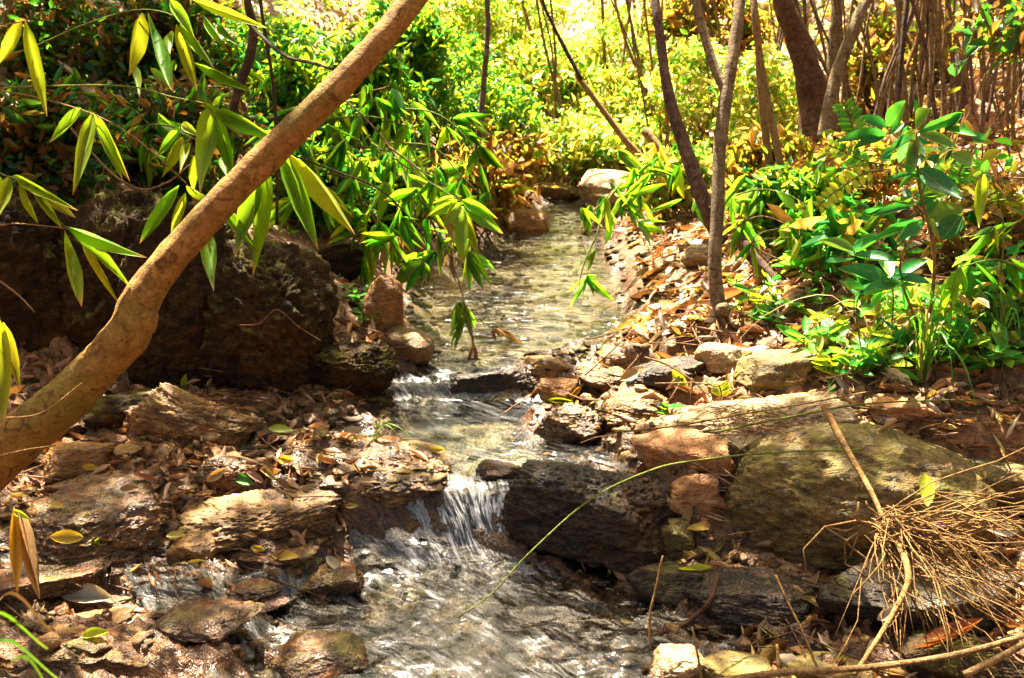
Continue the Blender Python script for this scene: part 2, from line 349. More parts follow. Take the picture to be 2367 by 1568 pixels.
def ground_material():
    t = NT('ground'); P = pos(t); A = t.n('ShaderNodeAttribute', attribute_name='tint'); s = t.n('ShaderNodeSeparateColor'); t.t.links.new(A.outputs['Color'], s.inputs[0])
    soil, wet = s.outputs[0], s.outputs[1]
    G = t.mapped(P, (2.2, 8.5, 5), (0, 0, math.radians(37)))
    n1 = t.noise(P, 3.3, 3, 0.6, 0.5); n2 = t.noise(G, 3.0, 5, 0.7, 0.7); n3 = t.noise(P, 48, 3, 0.7); n4 = t.noise(P, 190, 1, 0.6)
    rk = t.ramp(n2, [(0.30, (0.016, 0.008, 0.003)), (0.45, (0.105, 0.042, 0.009)), (0.60, (0.21, 0.105, 0.028)), (0.75, (0.18, 0.10, 0.035))])
    rk = t.mix(t.ramp(n1, [(0.50, 0.0), (0.64, 0.8)]), rk, (0.32, 0.125, 0.025))
    rk = t.mix(t.ramp(n3, [(0.42, 0.6), (0.58, 0.0)]), rk, (0.025, 0.013, 0.007))
    rk = t.mix(t.ramp(t.noise(P, 5.5, 3, 0.7), [(0.60, 0.0), (0.70, 0.45)]), rk, (0.14, 0.15, 0.02))
    so = t.ramp(n3, [(0.30, (0.05, 0.026, 0.012)), (0.5, (0.13, 0.054, 0.014)), (0.7, (0.25, 0.12, 0.036))])
    c = t.mix(soil, rk, so)
    c = t.mix(t.math('MULTIPLY', wet, 0.9), c, t.mix(1.0, c, (0.36, 0.30, 0.24), 'MULTIPLY'))
    c = t.mix(s.outputs[2], c, t.ramp(n3, [(0.3, (0.012, 0.012, 0.004)), (0.7, (0.085, 0.062, 0.020))]))      # bed colour darkened to stand in for shade on the pools
    r = t.math('SUBTRACT', t.ramp(n3, [(0.3, 0.55), (0.7, 0.85)]), t.math('MULTIPLY', wet, 0.42))
    b = t.bump(n2, 0.8, 0.03); b = t.bump(n3, 0.7, 0.012, b); b = t.bump(n4, 0.3, 0.003, b)
    return t.done(t.bsdf(c, r, b, 0.38))
ground = obj('ground', np.stack([GX.ravel(), GY.ravel(), GZ.ravel()], 1), GF, ground_material(), col=np.stack([soilmask, wetmask, sstep(0.005, 0.04, _wl-GZ.ravel())*np.where(GY.ravel() > 2.9, 1.0, 0.55)*(GY.ravel() < 8.5)*(1-0.9*np.exp(-((GX.ravel()-0.42)/0.22)**2-((GY.ravel()-4.55)/0.45)**2))], 1))  # third channel: painted pool shade, held off a sunlit sandy patch
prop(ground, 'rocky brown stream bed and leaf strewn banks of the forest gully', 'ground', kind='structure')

# ------------------------------------------------------------------ the stream
def water_material():
    t = NT('stream_water'); P = pos(t); A = t.n('ShaderNodeAttribute', attribute_name='tint'); s = t.n('ShaderNodeSeparateColor'); t.t.links.new(A.outputs['Color'], s.inputs[0])
    foam, calm = s.outputs[0], s.outputs[1]
    w = t.n('ShaderNodeVectorMath', operation='ADD'); t.t.links.new(P, w.inputs[0])
    d = t.n('ShaderNodeTexNoise'); t.t.links.new(P, d.inputs[0]); d.inputs['Scale'].default_value = 2.2; d.inputs['Detail'].default_value = 1.5
    sc = t.n('ShaderNodeVectorMath', operation='SCALE'); t.t.links.new(d.outputs['Color'], sc.inputs[0]); sc.inputs['Scale'].default_value = 0.20
    t.t.links.new(sc.outputs[0], w.inputs[1]); W = w.outputs[0]
    S = t.mapped(W, (95, 7, 15), (0, 0, math.radians(-14)))           # long strands along the flow
    S2 = t.mapped(W, (6, 62, 12), (0, 0, math.radians(44)))
    strands = t.mix(calm, t.noise(S, 1.0, 6, 0.72, 0.5), t.noise(S2, 1.0, 6, 0.72, 0.6)); patch = t.noise(P, 7, 4, 0.6, 0.6)
    ripA = t.noise(t.mapped(P, (1, 2.0, 1), (0, 0, 0.25)), 9, 2.5, 0.55, 0.6); ripB = t.noise(t.mapped(P, (1, 2.2, 1), (0, 0, 0.5)), 55, 2, 0.5)
    ripA = t.math('MULTIPLY', ripA, t.ramp(t.noise(P, 2.6, 2, 0.5, 0.5), [(0.38, 0.25), (0.62, 1.0)])); b = t.bump(ripA, 1.0, 0.026); b = t.bump(ripB, 0.5, 0.0014, b); b = t.bump(strands, 0.5, 0.0025, b)
    fr = t.n('ShaderNodeFresnel'); fr.inputs['IOR'].default_value = 1.5; t.t.links.new(b, fr.inputs['Normal'])
    gl = t.n('ShaderNodeBsdfGlossy'); gl.inputs['Roughness'].default_value = 0.06; t.t.links.new(b, gl.inputs['Normal']); gl.inputs['Color'].default_value = (1, 1, 1, 1)
    tr = t.n('ShaderNodeBsdfTransparent'); tr.inputs['Color'].default_value = (0.80, 0.78, 0.66, 1)
    m1 = t.n('ShaderNodeMixShader'); t.t.links.new(fr.outputs[0], m1.inputs[0]); t.t.links.new(tr.outputs[0], m1.inputs[1]); t.t.links.new(gl.outputs[0], m1.inputs[2])
    white = t.bsdf((0.82, 0.80, 0.78), 0.35, b, 0.4)
    f = t.math('MULTIPLY', t.ramp(strands, [(0.46, 0.0), (0.62, 1.0)]), t.ramp(patch, [(0.30, 0.25), (0.62, 1.0)]))
    f = t.math('MULTIPLY', f, foam, True)
    m2 = t.n('ShaderNodeMixShader'); t.t.links.new(f, m2.inputs[0]); t.t.links.new(m1.outputs[0], m2.inputs[1]); t.t.links.new(white, m2.inputs[2])
    return t.done(m2.outputs[0])
wx = np.arange(-1.75, 1.35, 0.0165); wy = np.concatenate([np.arange(1.45, 4.2, 0.0165), np.arange(4.2, 8.7, 0.03)])
WX, WY = np.meshgrid(wx, wy); xl, xr, wl = edges(WY)
th = height(WX, WY); sm = smooth_height(WX, WY)
ins = np.maximum(xl-WX, WX-xr)
film = sstep(2.62, 2.4, WY)*sstep(1.15, 0.7, xl-WX)*sstep(-0.02, 0.05, xl-WX)*sstep(-0.05, 0.12, fbm(np.stack([WX.ravel()*3.1, WY.ravel()*3.1, 0*WX.ravel()+40], 1), 2).reshape(WX.shape))             # thin sheet running over the low shelf beside the channel
k = np.ones(5)/5
ts = np.apply_along_axis(lambda m: np.convolve(np.pad(m, 2, 'edge'), k, 'valid'), 1, th); ts = np.apply_along_axis(lambda m: np.convolve(np.pad(m, 2, 'edge'), k, 'valid'), 0, ts)
rip = fbm(np.stack([WX.ravel()*9, WY.ravel()*14, 0*WX.ravel()], 1), 3).reshape(WX.shape)
fall = np.exp(-((WY-2.74)/0.14)**2) + np.exp(-((WY-3.60)/0.09)**2)
WZ = wl + 0.004*rip + 0.022*rip*(WY < 3.0) + 0.02*np.abs(rip)*fall
filmz = ts + 0.010 + 0.006*rip
WZ = np.where((film > 0.35) | ((WY < 2.62) & (ins < 0.0)), np.maximum(WZ, filmz), WZ)
WZ = np.where((ins > 0.22) & (film <= 0.35), wl-0.3, WZ)
fx = np.exp(-((WX+0.10)/0.20)**2)
foam = np.clip(1.0*np.exp(-((WY-2.72)/0.13)**2)*fx + 0.22*np.exp(-((WY-3.60)/0.07)**2)*sstep(0.1, -0.05, ins) + 0.20*sstep(2.75, 2.5, WY)*sstep(0.15, -0.3, ins)*(0.35+0.65*np.exp(-((WX+0.1)/0.35)**2)) + 0.14*film + 0.05*((WY > 2.9) & (WY < 3.5)), 0, 1)
foam *= np.where(WX > 0.25, sstep(0.65, 0.25, WX), 1)
n_x = len(wx); i = np.arange(len(wy)-1)[:, None]*n_x; j = np.arange(n_x-1)[None]
WF = np.stack([i+j, i+j+1, i+j+1+n_x, i+j+n_x], -1).reshape(-1, 4)
keep = (WZ-th).ravel()[WF].max(1) > -0.02
WF = WF[keep]; used = np.unique(WF); remap = np.full(WX.size, -1); remap[used] = np.arange(len(used))
stream = obj('stream', np.stack([WX.ravel(), WY.ravel(), WZ.ravel()], 1)[used], remap[WF], water_material(), col=np.stack([foam.ravel(), (1-np.exp(-((WY-2.72)/0.16)**2)*fx).ravel(), 0*foam.ravel()], 1)[used])
prop(stream, 'shallow clear stream running through pools and small rapids', 'stream', kind='structure')

# ------------------------------------------------------------------ rocks
import bmesh
_ico = {}
def ico(n):
    if n not in _ico:
        bm = bmesh.new(); bmesh.ops.create_icosphere(bm, subdivisions=n, radius=1.0)
        _ico[n] = (np.array([v.co[:] for v in bm.verts]), np.array([[v.index for v in f.verts] for f in bm.faces])); bm.free()
    return _ico[n]
def rock_shape(seed, n=5, planes=11, round_=0.08, rough=0.10, strata=0.0, blocky=0.7):
    D, F = ico(n); r = np.random.RandomState(seed)
    N = r.normal(size=(planes, 3)); N /= np.linalg.norm(N, axis=1)[:, None]; d = r.uniform(0.55, 0.95, planes)
    ax = np.vstack([np.eye(3), -np.eye(3)]) + r.normal(size=(6, 3))*0.22; ax /= np.linalg.norm(ax, axis=1)[:, None]
    N = np.vstack([N, ax]); d = np.concatenate([d, r.uniform(0.78, 1.0, 6)-0.15*blocky])
    c = D@N.T; q = np.where(c > 0.05, d/np.maximum(c, 0.05), 9.0)
    p = 26.0; R = (q**-p).sum(1)**(-1/p); R = R*(1-round_) + round_*0.9
    V = D*R[:, None]
    W = V + 0.25*np.stack([fbm(V*1.3+seed*3.7+k*9, 2) for k in range(3)], 1)
    V = V + D*(0.13*fbm(W*1.4+seed*3.7, 3))[:, None]
    crack = fbm(W*2.6+seed*1.3, 4, 0.55, True)
    V += D*(rough*np.minimum(crack, 0.35))[:, None]
    V += D*(rough*0.5*fbm(W*np.array([7, 7, 13])+seed*2.3, 3, 0.6, True))[:, None]
    if n > 4: V += D*(rough*0.22*fbm(W*26+seed*5.3, 2, 0.6))[:, None]
    if strata:                                         # uneven ledges along a dipping bedding plane
        h = V@np.array([0.35, 0.3, 0.9])*2.3 + 0.55*fbm(V*1.5+seed, 3); f = h-np.floor(h)
        amp = 0.5+0.9*np.clip(fbm(V*1.8+seed*4.4, 2)+0.3, 0, 1)
        V = V*(1 + strata*0.10*amp*(sstep(0.0, 0.25, f)-f))[:, None]
    lo, hi = V.min(0), V.max(0)
    return (V-(lo+hi)/2)/((hi-lo)/2), F
def rotz(V, a):
    c, s = math.cos(a), math.sin(a); return V@np.array([[c, s, 0], [-s, c, 0], [0, 0, 1]])
def roty(V, a):
    c, s = math.cos(a), math.sin(a); return V@np.array([[c, 0, -s], [0, 1, 0], [s, 0, c]])
def rock(label, x0, y0, x1, y1, mat, seed, deep=0.7, tilt=0.0, yaw=0.0, n=5, sink=0.25, name='rock', group=None, depth=None, hmin=0.03, cat='rock', slope=0.0, **kw):
    """a rock filling the pixel box, standing on the ground under the box's lower edge"""
    G = gp((x0+x1)/2, y1) if depth is None else at((x0+x1)/2, y1, depth)
    w = (G-CAM)@CF; a = (x1-x0)/2*w/FPX; L = 2*a*deep
    el = math.atan2(CAMH-G[2], math.hypot(G[0], G[1]))
    h = max(((y1-y0)*(w+L/2)/FPX - L*0.75*math.sin(el))/math.cos(el), hmin)
    dirn = np.array([G[0], G[1], 0]); dirn /= np.linalg.norm(dirn)
    V, F = rock_shape(seed, n, **kw)
    V = roty(V, tilt); V = rotz(V, yaw); V /= np.abs(V).max(0)
    if slope: V[:, 2] = np.where(V[:, 2] > -0.6, -0.6+(V[:, 2]+0.6)*(1-slope*V[:, 0])/(1+abs(slope)), V[:, 2])
    hz = h*(1+sink)/2
    C = G + dirn*L*0.46; C[2] = G[2] + h - hz
    V = V*np.array([a, L/2, hz]); V = rotz(V, -math.atan2(G[0], G[1]))
    o = obj(name, V+C, F, M[mat], loc=C)
    return prop(o, label, cat, group)
RK = [
 # label, x0, y0, x1, y1, material, seed, options
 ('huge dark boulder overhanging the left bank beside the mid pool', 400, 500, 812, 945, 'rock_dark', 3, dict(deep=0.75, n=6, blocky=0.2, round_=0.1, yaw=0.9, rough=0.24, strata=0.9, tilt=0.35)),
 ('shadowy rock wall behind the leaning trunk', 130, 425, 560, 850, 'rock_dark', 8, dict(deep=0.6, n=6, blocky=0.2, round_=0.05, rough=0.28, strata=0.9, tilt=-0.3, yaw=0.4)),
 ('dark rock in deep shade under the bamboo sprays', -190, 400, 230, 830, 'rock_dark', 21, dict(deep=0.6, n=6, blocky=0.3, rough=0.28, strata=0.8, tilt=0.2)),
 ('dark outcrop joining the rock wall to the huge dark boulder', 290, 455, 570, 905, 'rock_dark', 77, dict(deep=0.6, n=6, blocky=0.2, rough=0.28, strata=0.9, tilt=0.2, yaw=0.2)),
 ('sloping layered rock between leaning trunk and huge dark boulder', 290, 815, 625, 1020, 'rock', 12, dict(deep=0.6, n=6, tilt=0.15, rough=0.22, strata=1.0, yaw=-0.3, sink=0.4, slope=0.7)),
 ('smooth ochre hump on top of the sloping layered rock', 400, 795, 525, 880, 'rock_moss', 31, dict(deep=0.8)),
 ('upright brown rock at the left edge of the upper pool', 838, 632, 936, 770, 'rock_rust', 14, dict(deep=0.8, blocky=0.9)),
 ('grey tan boulder sloping into the upper pool', 885, 752, 1008, 842, 'rock', 15, dict(deep=0.8, round_=0.4, rough=0.05)),
 ('crumbly brown rock mound at the foot of the huge dark boulder', 690, 780, 925, 925, 'rock_dark', 16, dict(deep=0.7, rough=0.2, n=6)),
 ('rust brown boulder standing in the far end of the upper pool', 1162, 478, 1270, 556, 'rock_rust', 17, dict(deep=0.9, round_=0.35, rough=0.04)),
 ('low pale sunlit boulder at the head of the stream', 1215, 418, 1350, 470, 'rock_pale', 18, dict(deep=0.8, round_=0.4)),
 ('broad sun bleached boulder right of the stream head', 1330, 392, 1565, 486, 'rock_pale', 19, dict(deep=0.8, round_=0.6, blocky=0.2, rough=0.06)),
 ('small sunlit boulder half buried in litter on the right bank', 1570, 560, 1665, 620, 'rock_pale', 20, dict(deep=0.8, round_=0.4)),
 ('low black fronted rock bar damming the upper pool', 1000, 838, 1265, 938, 'rock_black', 23, dict(deep=0.38, n=6, rough=0.2, sink=0.3, hmin=0.09)),
 ('chipped brown block at the right end of the rock bar', 1200, 812, 1330, 885, 'rock', 24, dict(deep=0.7, blocky=1, rough=0.12)),
 ('red brown wet rock beneath the chipped block', 1240, 868, 1345, 930, 'rock_rust', 25, dict(deep=0.7, blocky=0.8)),
 ('rounded tan rock at the pool corner below the litter bank', 1385, 795, 1500, 850, 'rock', 26, dict(deep=0.8)),
 ('fractured slab stepping down from the litter bank', 1330, 835, 1480, 905, 'rock', 27, dict(deep=0.8, strata=0.9, rough=0.16, n=6)),
 ('long fractured ledge below the thin forked tree', 1440, 810, 1660, 915, 'rock_black', 28, dict(deep=0.6, strata=0.9, rough=0.15, n=6)),
 ('craggy dark rock with thin layers right of the mid pool', 1225, 930, 1400, 1050, 'rock_wet', 29, dict(deep=0.7, strata=0.9, rough=0.2, n=6)),
 ('flat layered stone between the two craggy rocks', 1380, 900, 1560, 975, 'rock', 30, dict(deep=0.8, strata=1.0, rough=0.18, n=6)),
 ('mossy dark rock at the foot of the thin forked tree', 1690, 800, 1885, 915, 'rock_moss', 33, dict(deep=0.7, rough=0.12)),
 ('pale cracked rock under the base of the thin forked tree', 1600, 790, 1725, 870, 'rock_pale', 34, dict(deep=0.8)),
 ('long pale slab slanting up to the right bank', 1440, 845, 2030, 1070, 'rock_pale', 35, dict(deep=0.42, tilt=0.08, n=6, strata=0.7, rough=0.16, yaw=0.12, slope=-0.6)),
 ('sunlit orange tan boulder above the black fronted boulder', 1450, 985, 1700, 1110, 'rock_orange', 36, dict(deep=0.7, n=6, blocky=0.8, rough=0.12)),
 ('square dark edged orange block beside the mossy boulder', 1545, 1085, 1660, 1200, 'rock_orange', 37, dict(deep=0.7, blocky=1.0, round_=0.05)),
 ('black fronted boulder jutting over the white rapid', 1145, 1060, 1590, 1352, 'rock_black', 38, dict(deep=0.6, n=6, blocky=0.7, rough=0.24, strata=0.6, tilt=0.08, sink=0.1, planes=8)),
 ('large mossy olive boulder behind the dried grass', 1590, 962, 2290, 1348, 'rock_moss', 39, dict(deep=0.55, n=6, blocky=0.1, rough=0.10, strata=0.2, sink=0.15, planes=4, round_=0.55, yaw=0.3)),
 ('low olive rock running on right of the mossy boulder', 2040, 1030, 2440, 1170, 'rock_moss', 40, dict(deep=0.5, n=6, rough=0.11)),
 ('grey angular stone resting below the orange blocks', 1462, 1195, 1605, 1300, 'rock_moss', 41, dict(deep=0.7, blocky=1.0)),
 ('small tan stone wedged beside the orange blocks', 1520, 1140, 1575, 1180, 'rock_pale', 42, dict(deep=0.8, n=4)),
 ('small wet black stone at the top of the rapid', 1095, 1060, 1215, 1135, 'rock_black', 43, dict(deep=0.7, rough=0.2)),
 ('long ochre rock lying across the left foreground shelf', 390, 1122, 815, 1268, 'rock', 44, dict(deep=0.6, n=6, rough=0.24, tilt=0.12, strata=0.9, sink=0.35)),
 ('dark humped rock at the left of the foreground shelf', 40, 1115, 420, 1320, 'rock_wet', 45, dict(deep=0.7, n=6, rough=0.24, strata=0.8, tilt=0.15, sink=0.4)),
 ('low brown rock at the left edge above the pink wet patch', -70, 1270, 270, 1390, 'rock_wet', 46, dict(deep=0.7, n=6, rough=0.22, strata=0.7, sink=0.4)),
 ('tilted brown slab above the long ochre rock', 440, 1040, 615, 1140, 'rock_wet', 47, dict(deep=0.7, n=6, tilt=0.3, blocky=0.6, rough=0.22, sink=0.4)),
 ('small brown rock below the dark humped rock', 385, 1225, 500, 1300, 'rock', 48, dict(deep=0.8, rough=0.15)),
 ('pinkish wet slab awash in the lower left shallows', 110, 1415, 440, 1545, 'rock_pink', 49, dict(deep=0.9, n=6, rough=0.13, sink=0.9, hmin=0.02)),
 ('wet brown rock under the sliding water near the bottom edge', 620, 1465, 880, 1600, 'rock_wet', 50, dict(deep=0.7, n=6, sink=0.5)),
 ('dark rock breaking the shallows below the long ochre rock', 690, 1300, 850, 1400, 'rock_wet', 51, dict(deep=0.8, n=6, rough=0.2)),
 ('small rock splitting the rapid below the rock shelf', 905, 1180, 1010, 1245, 'rock_wet', 52, dict(deep=0.7, rough=0.15)),
 ('flat wet shelf rock left of the mid pool outlet', 620, 1000, 1075, 1165, 'rock_wet', 53, dict(deep=0.8, n=6, strata=1.0, rough=0.22, tilt=0.16, sink=0.6)),
 ('rough olive rock at the bottom edge under the bare stalks', 1590, 1500, 1790, 1600, 'rock_moss', 54, dict(deep=0.7)),
 ('wet pale rock at the bottom edge beside the olive rock', 1500, 1490, 1640, 1580, 'rock_pale', 55, dict(deep=0.7)),
 ('brown rock at the bottom edge below the fallen branch', 1800, 1500, 2010, 1600, 'rock_moss', 56, dict(deep=0.7)),
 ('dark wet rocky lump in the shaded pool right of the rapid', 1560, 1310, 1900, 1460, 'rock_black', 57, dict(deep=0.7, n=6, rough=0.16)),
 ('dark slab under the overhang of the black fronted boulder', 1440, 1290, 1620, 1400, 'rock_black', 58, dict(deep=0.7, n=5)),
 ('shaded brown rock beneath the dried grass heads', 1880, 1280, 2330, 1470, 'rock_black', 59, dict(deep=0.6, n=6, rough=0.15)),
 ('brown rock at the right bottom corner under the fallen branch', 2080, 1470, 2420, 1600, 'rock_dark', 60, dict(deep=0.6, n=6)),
 ('tawny rock poking from the right bank below the broad leaved shrub', 1960, 900, 2180, 990, 'rock_orange', 61, dict(deep=0.7)),
 ('shaded rock on the slope under the leaning tan trunk', 2010, 180, 2120, 270, 'rock_moss', 62, dict(deep=0.8)),
 ('pale topped rock on the slope under the dark red leaf', 2215, 225, 2330, 330, 'rock_orange', 63, dict(deep=0.8)),
 ('brown rock wedged under the leaning trunk base', 110, 1010, 280, 1120, 'rock', 64, dict(deep=0.7, rough=0.15)),
 ('layered wet rock left of the sloping layered rock', 200, 900, 360, 1000, 'rock_dark', 65, dict(deep=0.7, strata=0.8)),
 ('dim rock half hidden behind the bent leaning trunk', 170, 690, 290, 790, 'rock_dark', 66, dict(deep=0.8)),
 ('square brown rock at the water edge behind hanging bamboo', 730, 560, 850, 640, 'rock_dark', 67, dict(deep=0.8, blocky=1)),
]
LM = []                                                  # landmarks by which small repeats are told apart
SHORT = ['huge dark boulder', 'shadowy rock wall', None, None, 'sloping layered rock', 'ochre hump', 'upright brown rock', 'grey tan boulder by the pool', 'crumbly rock mound', None, None, None, None, 'low rock bar', 'chipped brown block', 'red brown wet rock', 'rounded tan rock', 'fractured slab', 'long fractured ledge',
 'craggy dark rock', 'flat layered stone', 'mossy dark rock', 'pale cracked rock', 'long pale slab', 'orange tan boulder', 'square orange block', 'black fronted boulder', 'large mossy boulder', 'low olive rock', 'grey angular stone', 'tan wedged stone', 'wet black stone', 'long ochre rock', 'dark humped rock', 'low brown edge rock',
 'tilted brown slab', 'small brown rock', 'pinkish wet slab', 'wet rock by the bottom edge', 'dark rock in the shallows', 'rock splitting the rapid', 'flat wet shelf rock', 'olive bottom rock', 'wet pale bottom rock', 'brown bottom rock', 'dark lump in the shaded pool', 'dark slab under the overhang', 'rock beneath the dried grass', 'corner rock', 'tawny bank rock', None, None, 'rock wedged under the trunk', 'layered wet rock', 'dim hidden rock', 'square brown rock']
for q, k in zip(RK, SHORT):
    if k: LM.append((k.replace(' in the shaded pool', '').replace(' by the bottom edge', ''), (q[1]+q[3])/2, (q[2]+q[4])/2, (q[3]-q[1])/2, (q[4]-q[2])/2))
_used = {}
def told_apart(kind, px, py):
    """words that place a small thing by the landmarks nearest to it"""
    near = sorted(LM, key=lambda l: math.hypot(max(0, abs(px-l[1])-l[3]*0.6), 1.4*max(0, abs(py-l[2])-l[4]*0.6)))
    for l in near[:16]:
        dx, dy = (px-l[1])/l[3], (py-l[2])/l[4]
        if max(abs(dx), abs(dy)) < 0.55: w = 'lying against'
        elif abs(dx) > abs(dy): w = 'left of' if dx < 0 else 'right of'
        else: w = 'just above' if dy < 0 else 'just below'
        t = f'{kind} {w} the {l[0]}'
        if t not in _used: _used[t] = 1; return t
    t = f'{kind} between {near[0][0]} and {near[1][0]}'
    return t
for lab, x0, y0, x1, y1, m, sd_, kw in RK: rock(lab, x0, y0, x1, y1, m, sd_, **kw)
# overlapping ledges of the layered bedrock
rl = random.Random(17)
for q in range(110):
    px = rl.uniform(-20, 1020); py = rl.uniform(985, 1570); w_ = rl.uniform(55, 150)*(0.75+(py-980)/1100)
    if px+w_ > np.interp(py, [980, 1050, 1140, 1250, 1400, 1600], [800, 900, 980, 850, 720, 700])+(150 if rl.random() < .15 else 0): continue
    hh = w_*rl.uniform(0.42, 0.6); mt = rl.choice(['rock_wet', 'rock_wet', 'rock', 'rock_wet', 'rock_pink'])
    tone = {'rock': 'tawny', 'rock_wet': 'wet brown', 'rock_pink': 'pinkish wet'}[mt]
    rock(told_apart(f'{tone} layered bedrock ledge', px, py), px-w_, py-hh, px+w_, py, mt, 2000+q, n=5, deep=rl.uniform(.5, .8), tilt=rl.uniform(.05, .3), yaw=rl.uniform(-.9, -.4), name='bedrock_ledge', group='bedrock ledges of the left shelf', sink=0.5, rough=0.24, strata=1.0, planes=7, round_=0.0, slope=rl.uniform(0, .4), hmin=0.03)
for q in range(15):
    px = rl.uniform(640, 960); py = rl.uniform(1120, 1245); w_ = rl.uniform(60, 120); mt = rl.choice(['rock_wet', 'rock'])
    rock(told_apart('jagged layered ledge', px, py), px-w_, py-w_*rl.uniform(.5, .75), px+w_, py, mt, 2300+q, n=5, deep=0.7, tilt=rl.uniform(.05, .3), yaw=rl.uniform(-.9, -.3), name='bedrock_ledge', group='bedrock ledges of the left shelf', sink=0.5, rough=0.26, strata=1.0, planes=8, round_=0.0, hmin=0.04)
# loose stones one can pick out in the rubble
rs = random.Random(5)
def loose(n, box, group, mats, smin, smax):
    for q in range(n):
        px = rs.uniform(box[0], box[2]); py = rs.uniform(box[1], box[3]); s = rs.uniform(smin, smax)
        mt = rs.choice(mats); size = 'tiny' if s < smin+(smax-smin)*.33 else 'small' if s < smin+(smax-smin)*.66 else 'fist sized'
        tone = {'rock': 'tawny', 'rock_wet': 'wet brown', 'rock_dark': 'dark', 'rock_black': 'blackish', 'rock_pale': 'pale', 'rock_orange': 'orange', 'rock_rust': 'rusty'}[mt]
        rock(told_apart(f'{size} {tone} loose stone', px, py), px-s, py-s*1.1, px+s, py, mt, 100+rs.randrange(900), n=3, deep=0.9, yaw=rs.uniform(0, 3), tilt=rs.uniform(-.4, .4), name='stone', group=group, cat='stone', blocky=1.0, rough=0.2, round_=0.0, planes=7, sink=0.5)
loose(34, (640, 900, 900, 1000), 'rubble under the huge dark boulder', ['rock_dark', 'rock_wet', 'rock'], 12, 34)
loose(26, (290, 960, 800, 1110), 'stones on the left shelf', ['rock', 'rock_wet', 'rock'], 12, 40)
loose(24, (1300, 860, 1640, 960), 'stones on the fractured ledge', ['rock', 'rock_black', 'rock_pale'], 12, 30)
loose(16, (1580, 1090, 1660, 1250), 'orange rubble', ['rock_orange', 'rock_pale', 'rock_orange'], 14, 34)
loose(20, (1600, 1330, 2100, 1520), 'stones in the shaded pool', ['rock_black', 'rock_wet'], 14, 40)
loose(14, (60, 1340, 820, 1560), 'stones in the lower left shallows', ['rock_wet', 'rock', 'rock_rust'], 12, 34)
loose(14, (20, 820, 260, 1000), 'stones behind the trunk base', ['rock_dark'], 14, 40)

# ------------------------------------------------------------------ leaf blanks (unit length along X, unit width along Y)
def leaf_blank(name, prof, arch=0.12, fold=0.10, twist=0.0, nseg=7):
    t = np.linspace(0, 1, nseg); V, F = [], []
    for q in t:
        w = prof(q)*0.5; a = twist*(q-0.5)
        for s in (-1, 0, 1):
            y = s*w; z = arch*math.sin(math.pi*q) - fold*(1-abs(s))*w*2
            V.append((q, y*math.cos(a), z + y*math.sin(a)))
    for k in range(nseg-1):
        b = 3*k; F += [(b, b+3, b+4, b+1), (b+1, b+4, b+5, b+2)]
    return np.array(V), np.array(F)
P_BAMBOO = lambda q: max(0.03, min(1, 2.3*q**0.62+0.05)*min(1, 2.0*(1-q)**0.85))
P_BROAD = lambda q: max(0.03, math.sin(math.pi*min(1, q*0.97+0.02))**0.75*(1.05-0.25*q))
P_OVAL = lambda q: max(0.06, math.sin(math.pi*(q*0.96+0.02))**0.6)
BL = {'bamboo': [leaf_blank('b', P_BAMBOO, a, f, tw, 8) for a, f, tw in ((0.06, 0.25, 0.2), (0.10, 0.35, -0.5), (0.03, 0.15, 0.7), (0.14, 0.2, -0.2))],
      'broad': [leaf_blank('b', P_BROAD, a, f, tw, 8) for a, f, tw in ((0.10, 0.18, 0.0), (0.16, 0.28, 0.3), (0.05, 0.12, -0.3))],
      'oval': [leaf_blank('b', P_OVAL, a, f, tw, 6) for a, f, tw in ((0.08, 0.15, 0.0), (0.20, 0.2, 0.5), (0.12, 0.3, -0.5))]}
_lm = {}
def leaf_mesh(kind, k, mat):
    if (kind, k, mat) not in _lm:
        V, F = BL[kind][k]; me = new_mesh('leaf', V, F); me.materials.append(M[mat]); _lm[kind, k, mat] = me
    return _lm[kind, k, mat]
RL = random.Random(77)
def leaf(base, tip, width, kind='bamboo', mat='bamboo', parent=None, facing=None, name='leaf', roll=0.0, k=None):
    """one leaf from base to tip; facing = direction its upper side looks to"""
    base = np.asarray(base, float); tip = np.asarray(tip, float); X = tip-base; L = np.linalg.norm(X); X = X/L
    f = np.asarray(facing if facing is not None else CAM-(base+tip)/2, float); f = f/np.linalg.norm(f)
    f = f + np.array([RL.gauss(0, .18), RL.gauss(0, .18), RL.gauss(0, .18)])
    Z = f - X*(f@X); Z /= np.linalg.norm(Z); Y = np.cross(Z, X)
    if roll: Y, Z = Y*math.cos(roll)+Z*math.sin(roll), Z*math.cos(roll)-Y*math.sin(roll)
    o = bpy.data.objects.new(name, leaf_mesh(kind, RL.randrange(len(BL[kind])) if k is None else k, mat)); COL.objects.link(o)
    off = np.array(origin(parent)) if parent is not None else np.zeros(3)
    m = Matrix(np.column_stack([np.vstack([np.column_stack([X*L, Y*width, Z*L]), [0, 0, 0]]), np.append(base-off, 1)]).tolist())
    o.parent = parent; o.matrix_basis = m
    return o
def unit(v): v = np.asarray(v, float); return v/(np.linalg.norm(v)+1e-9)

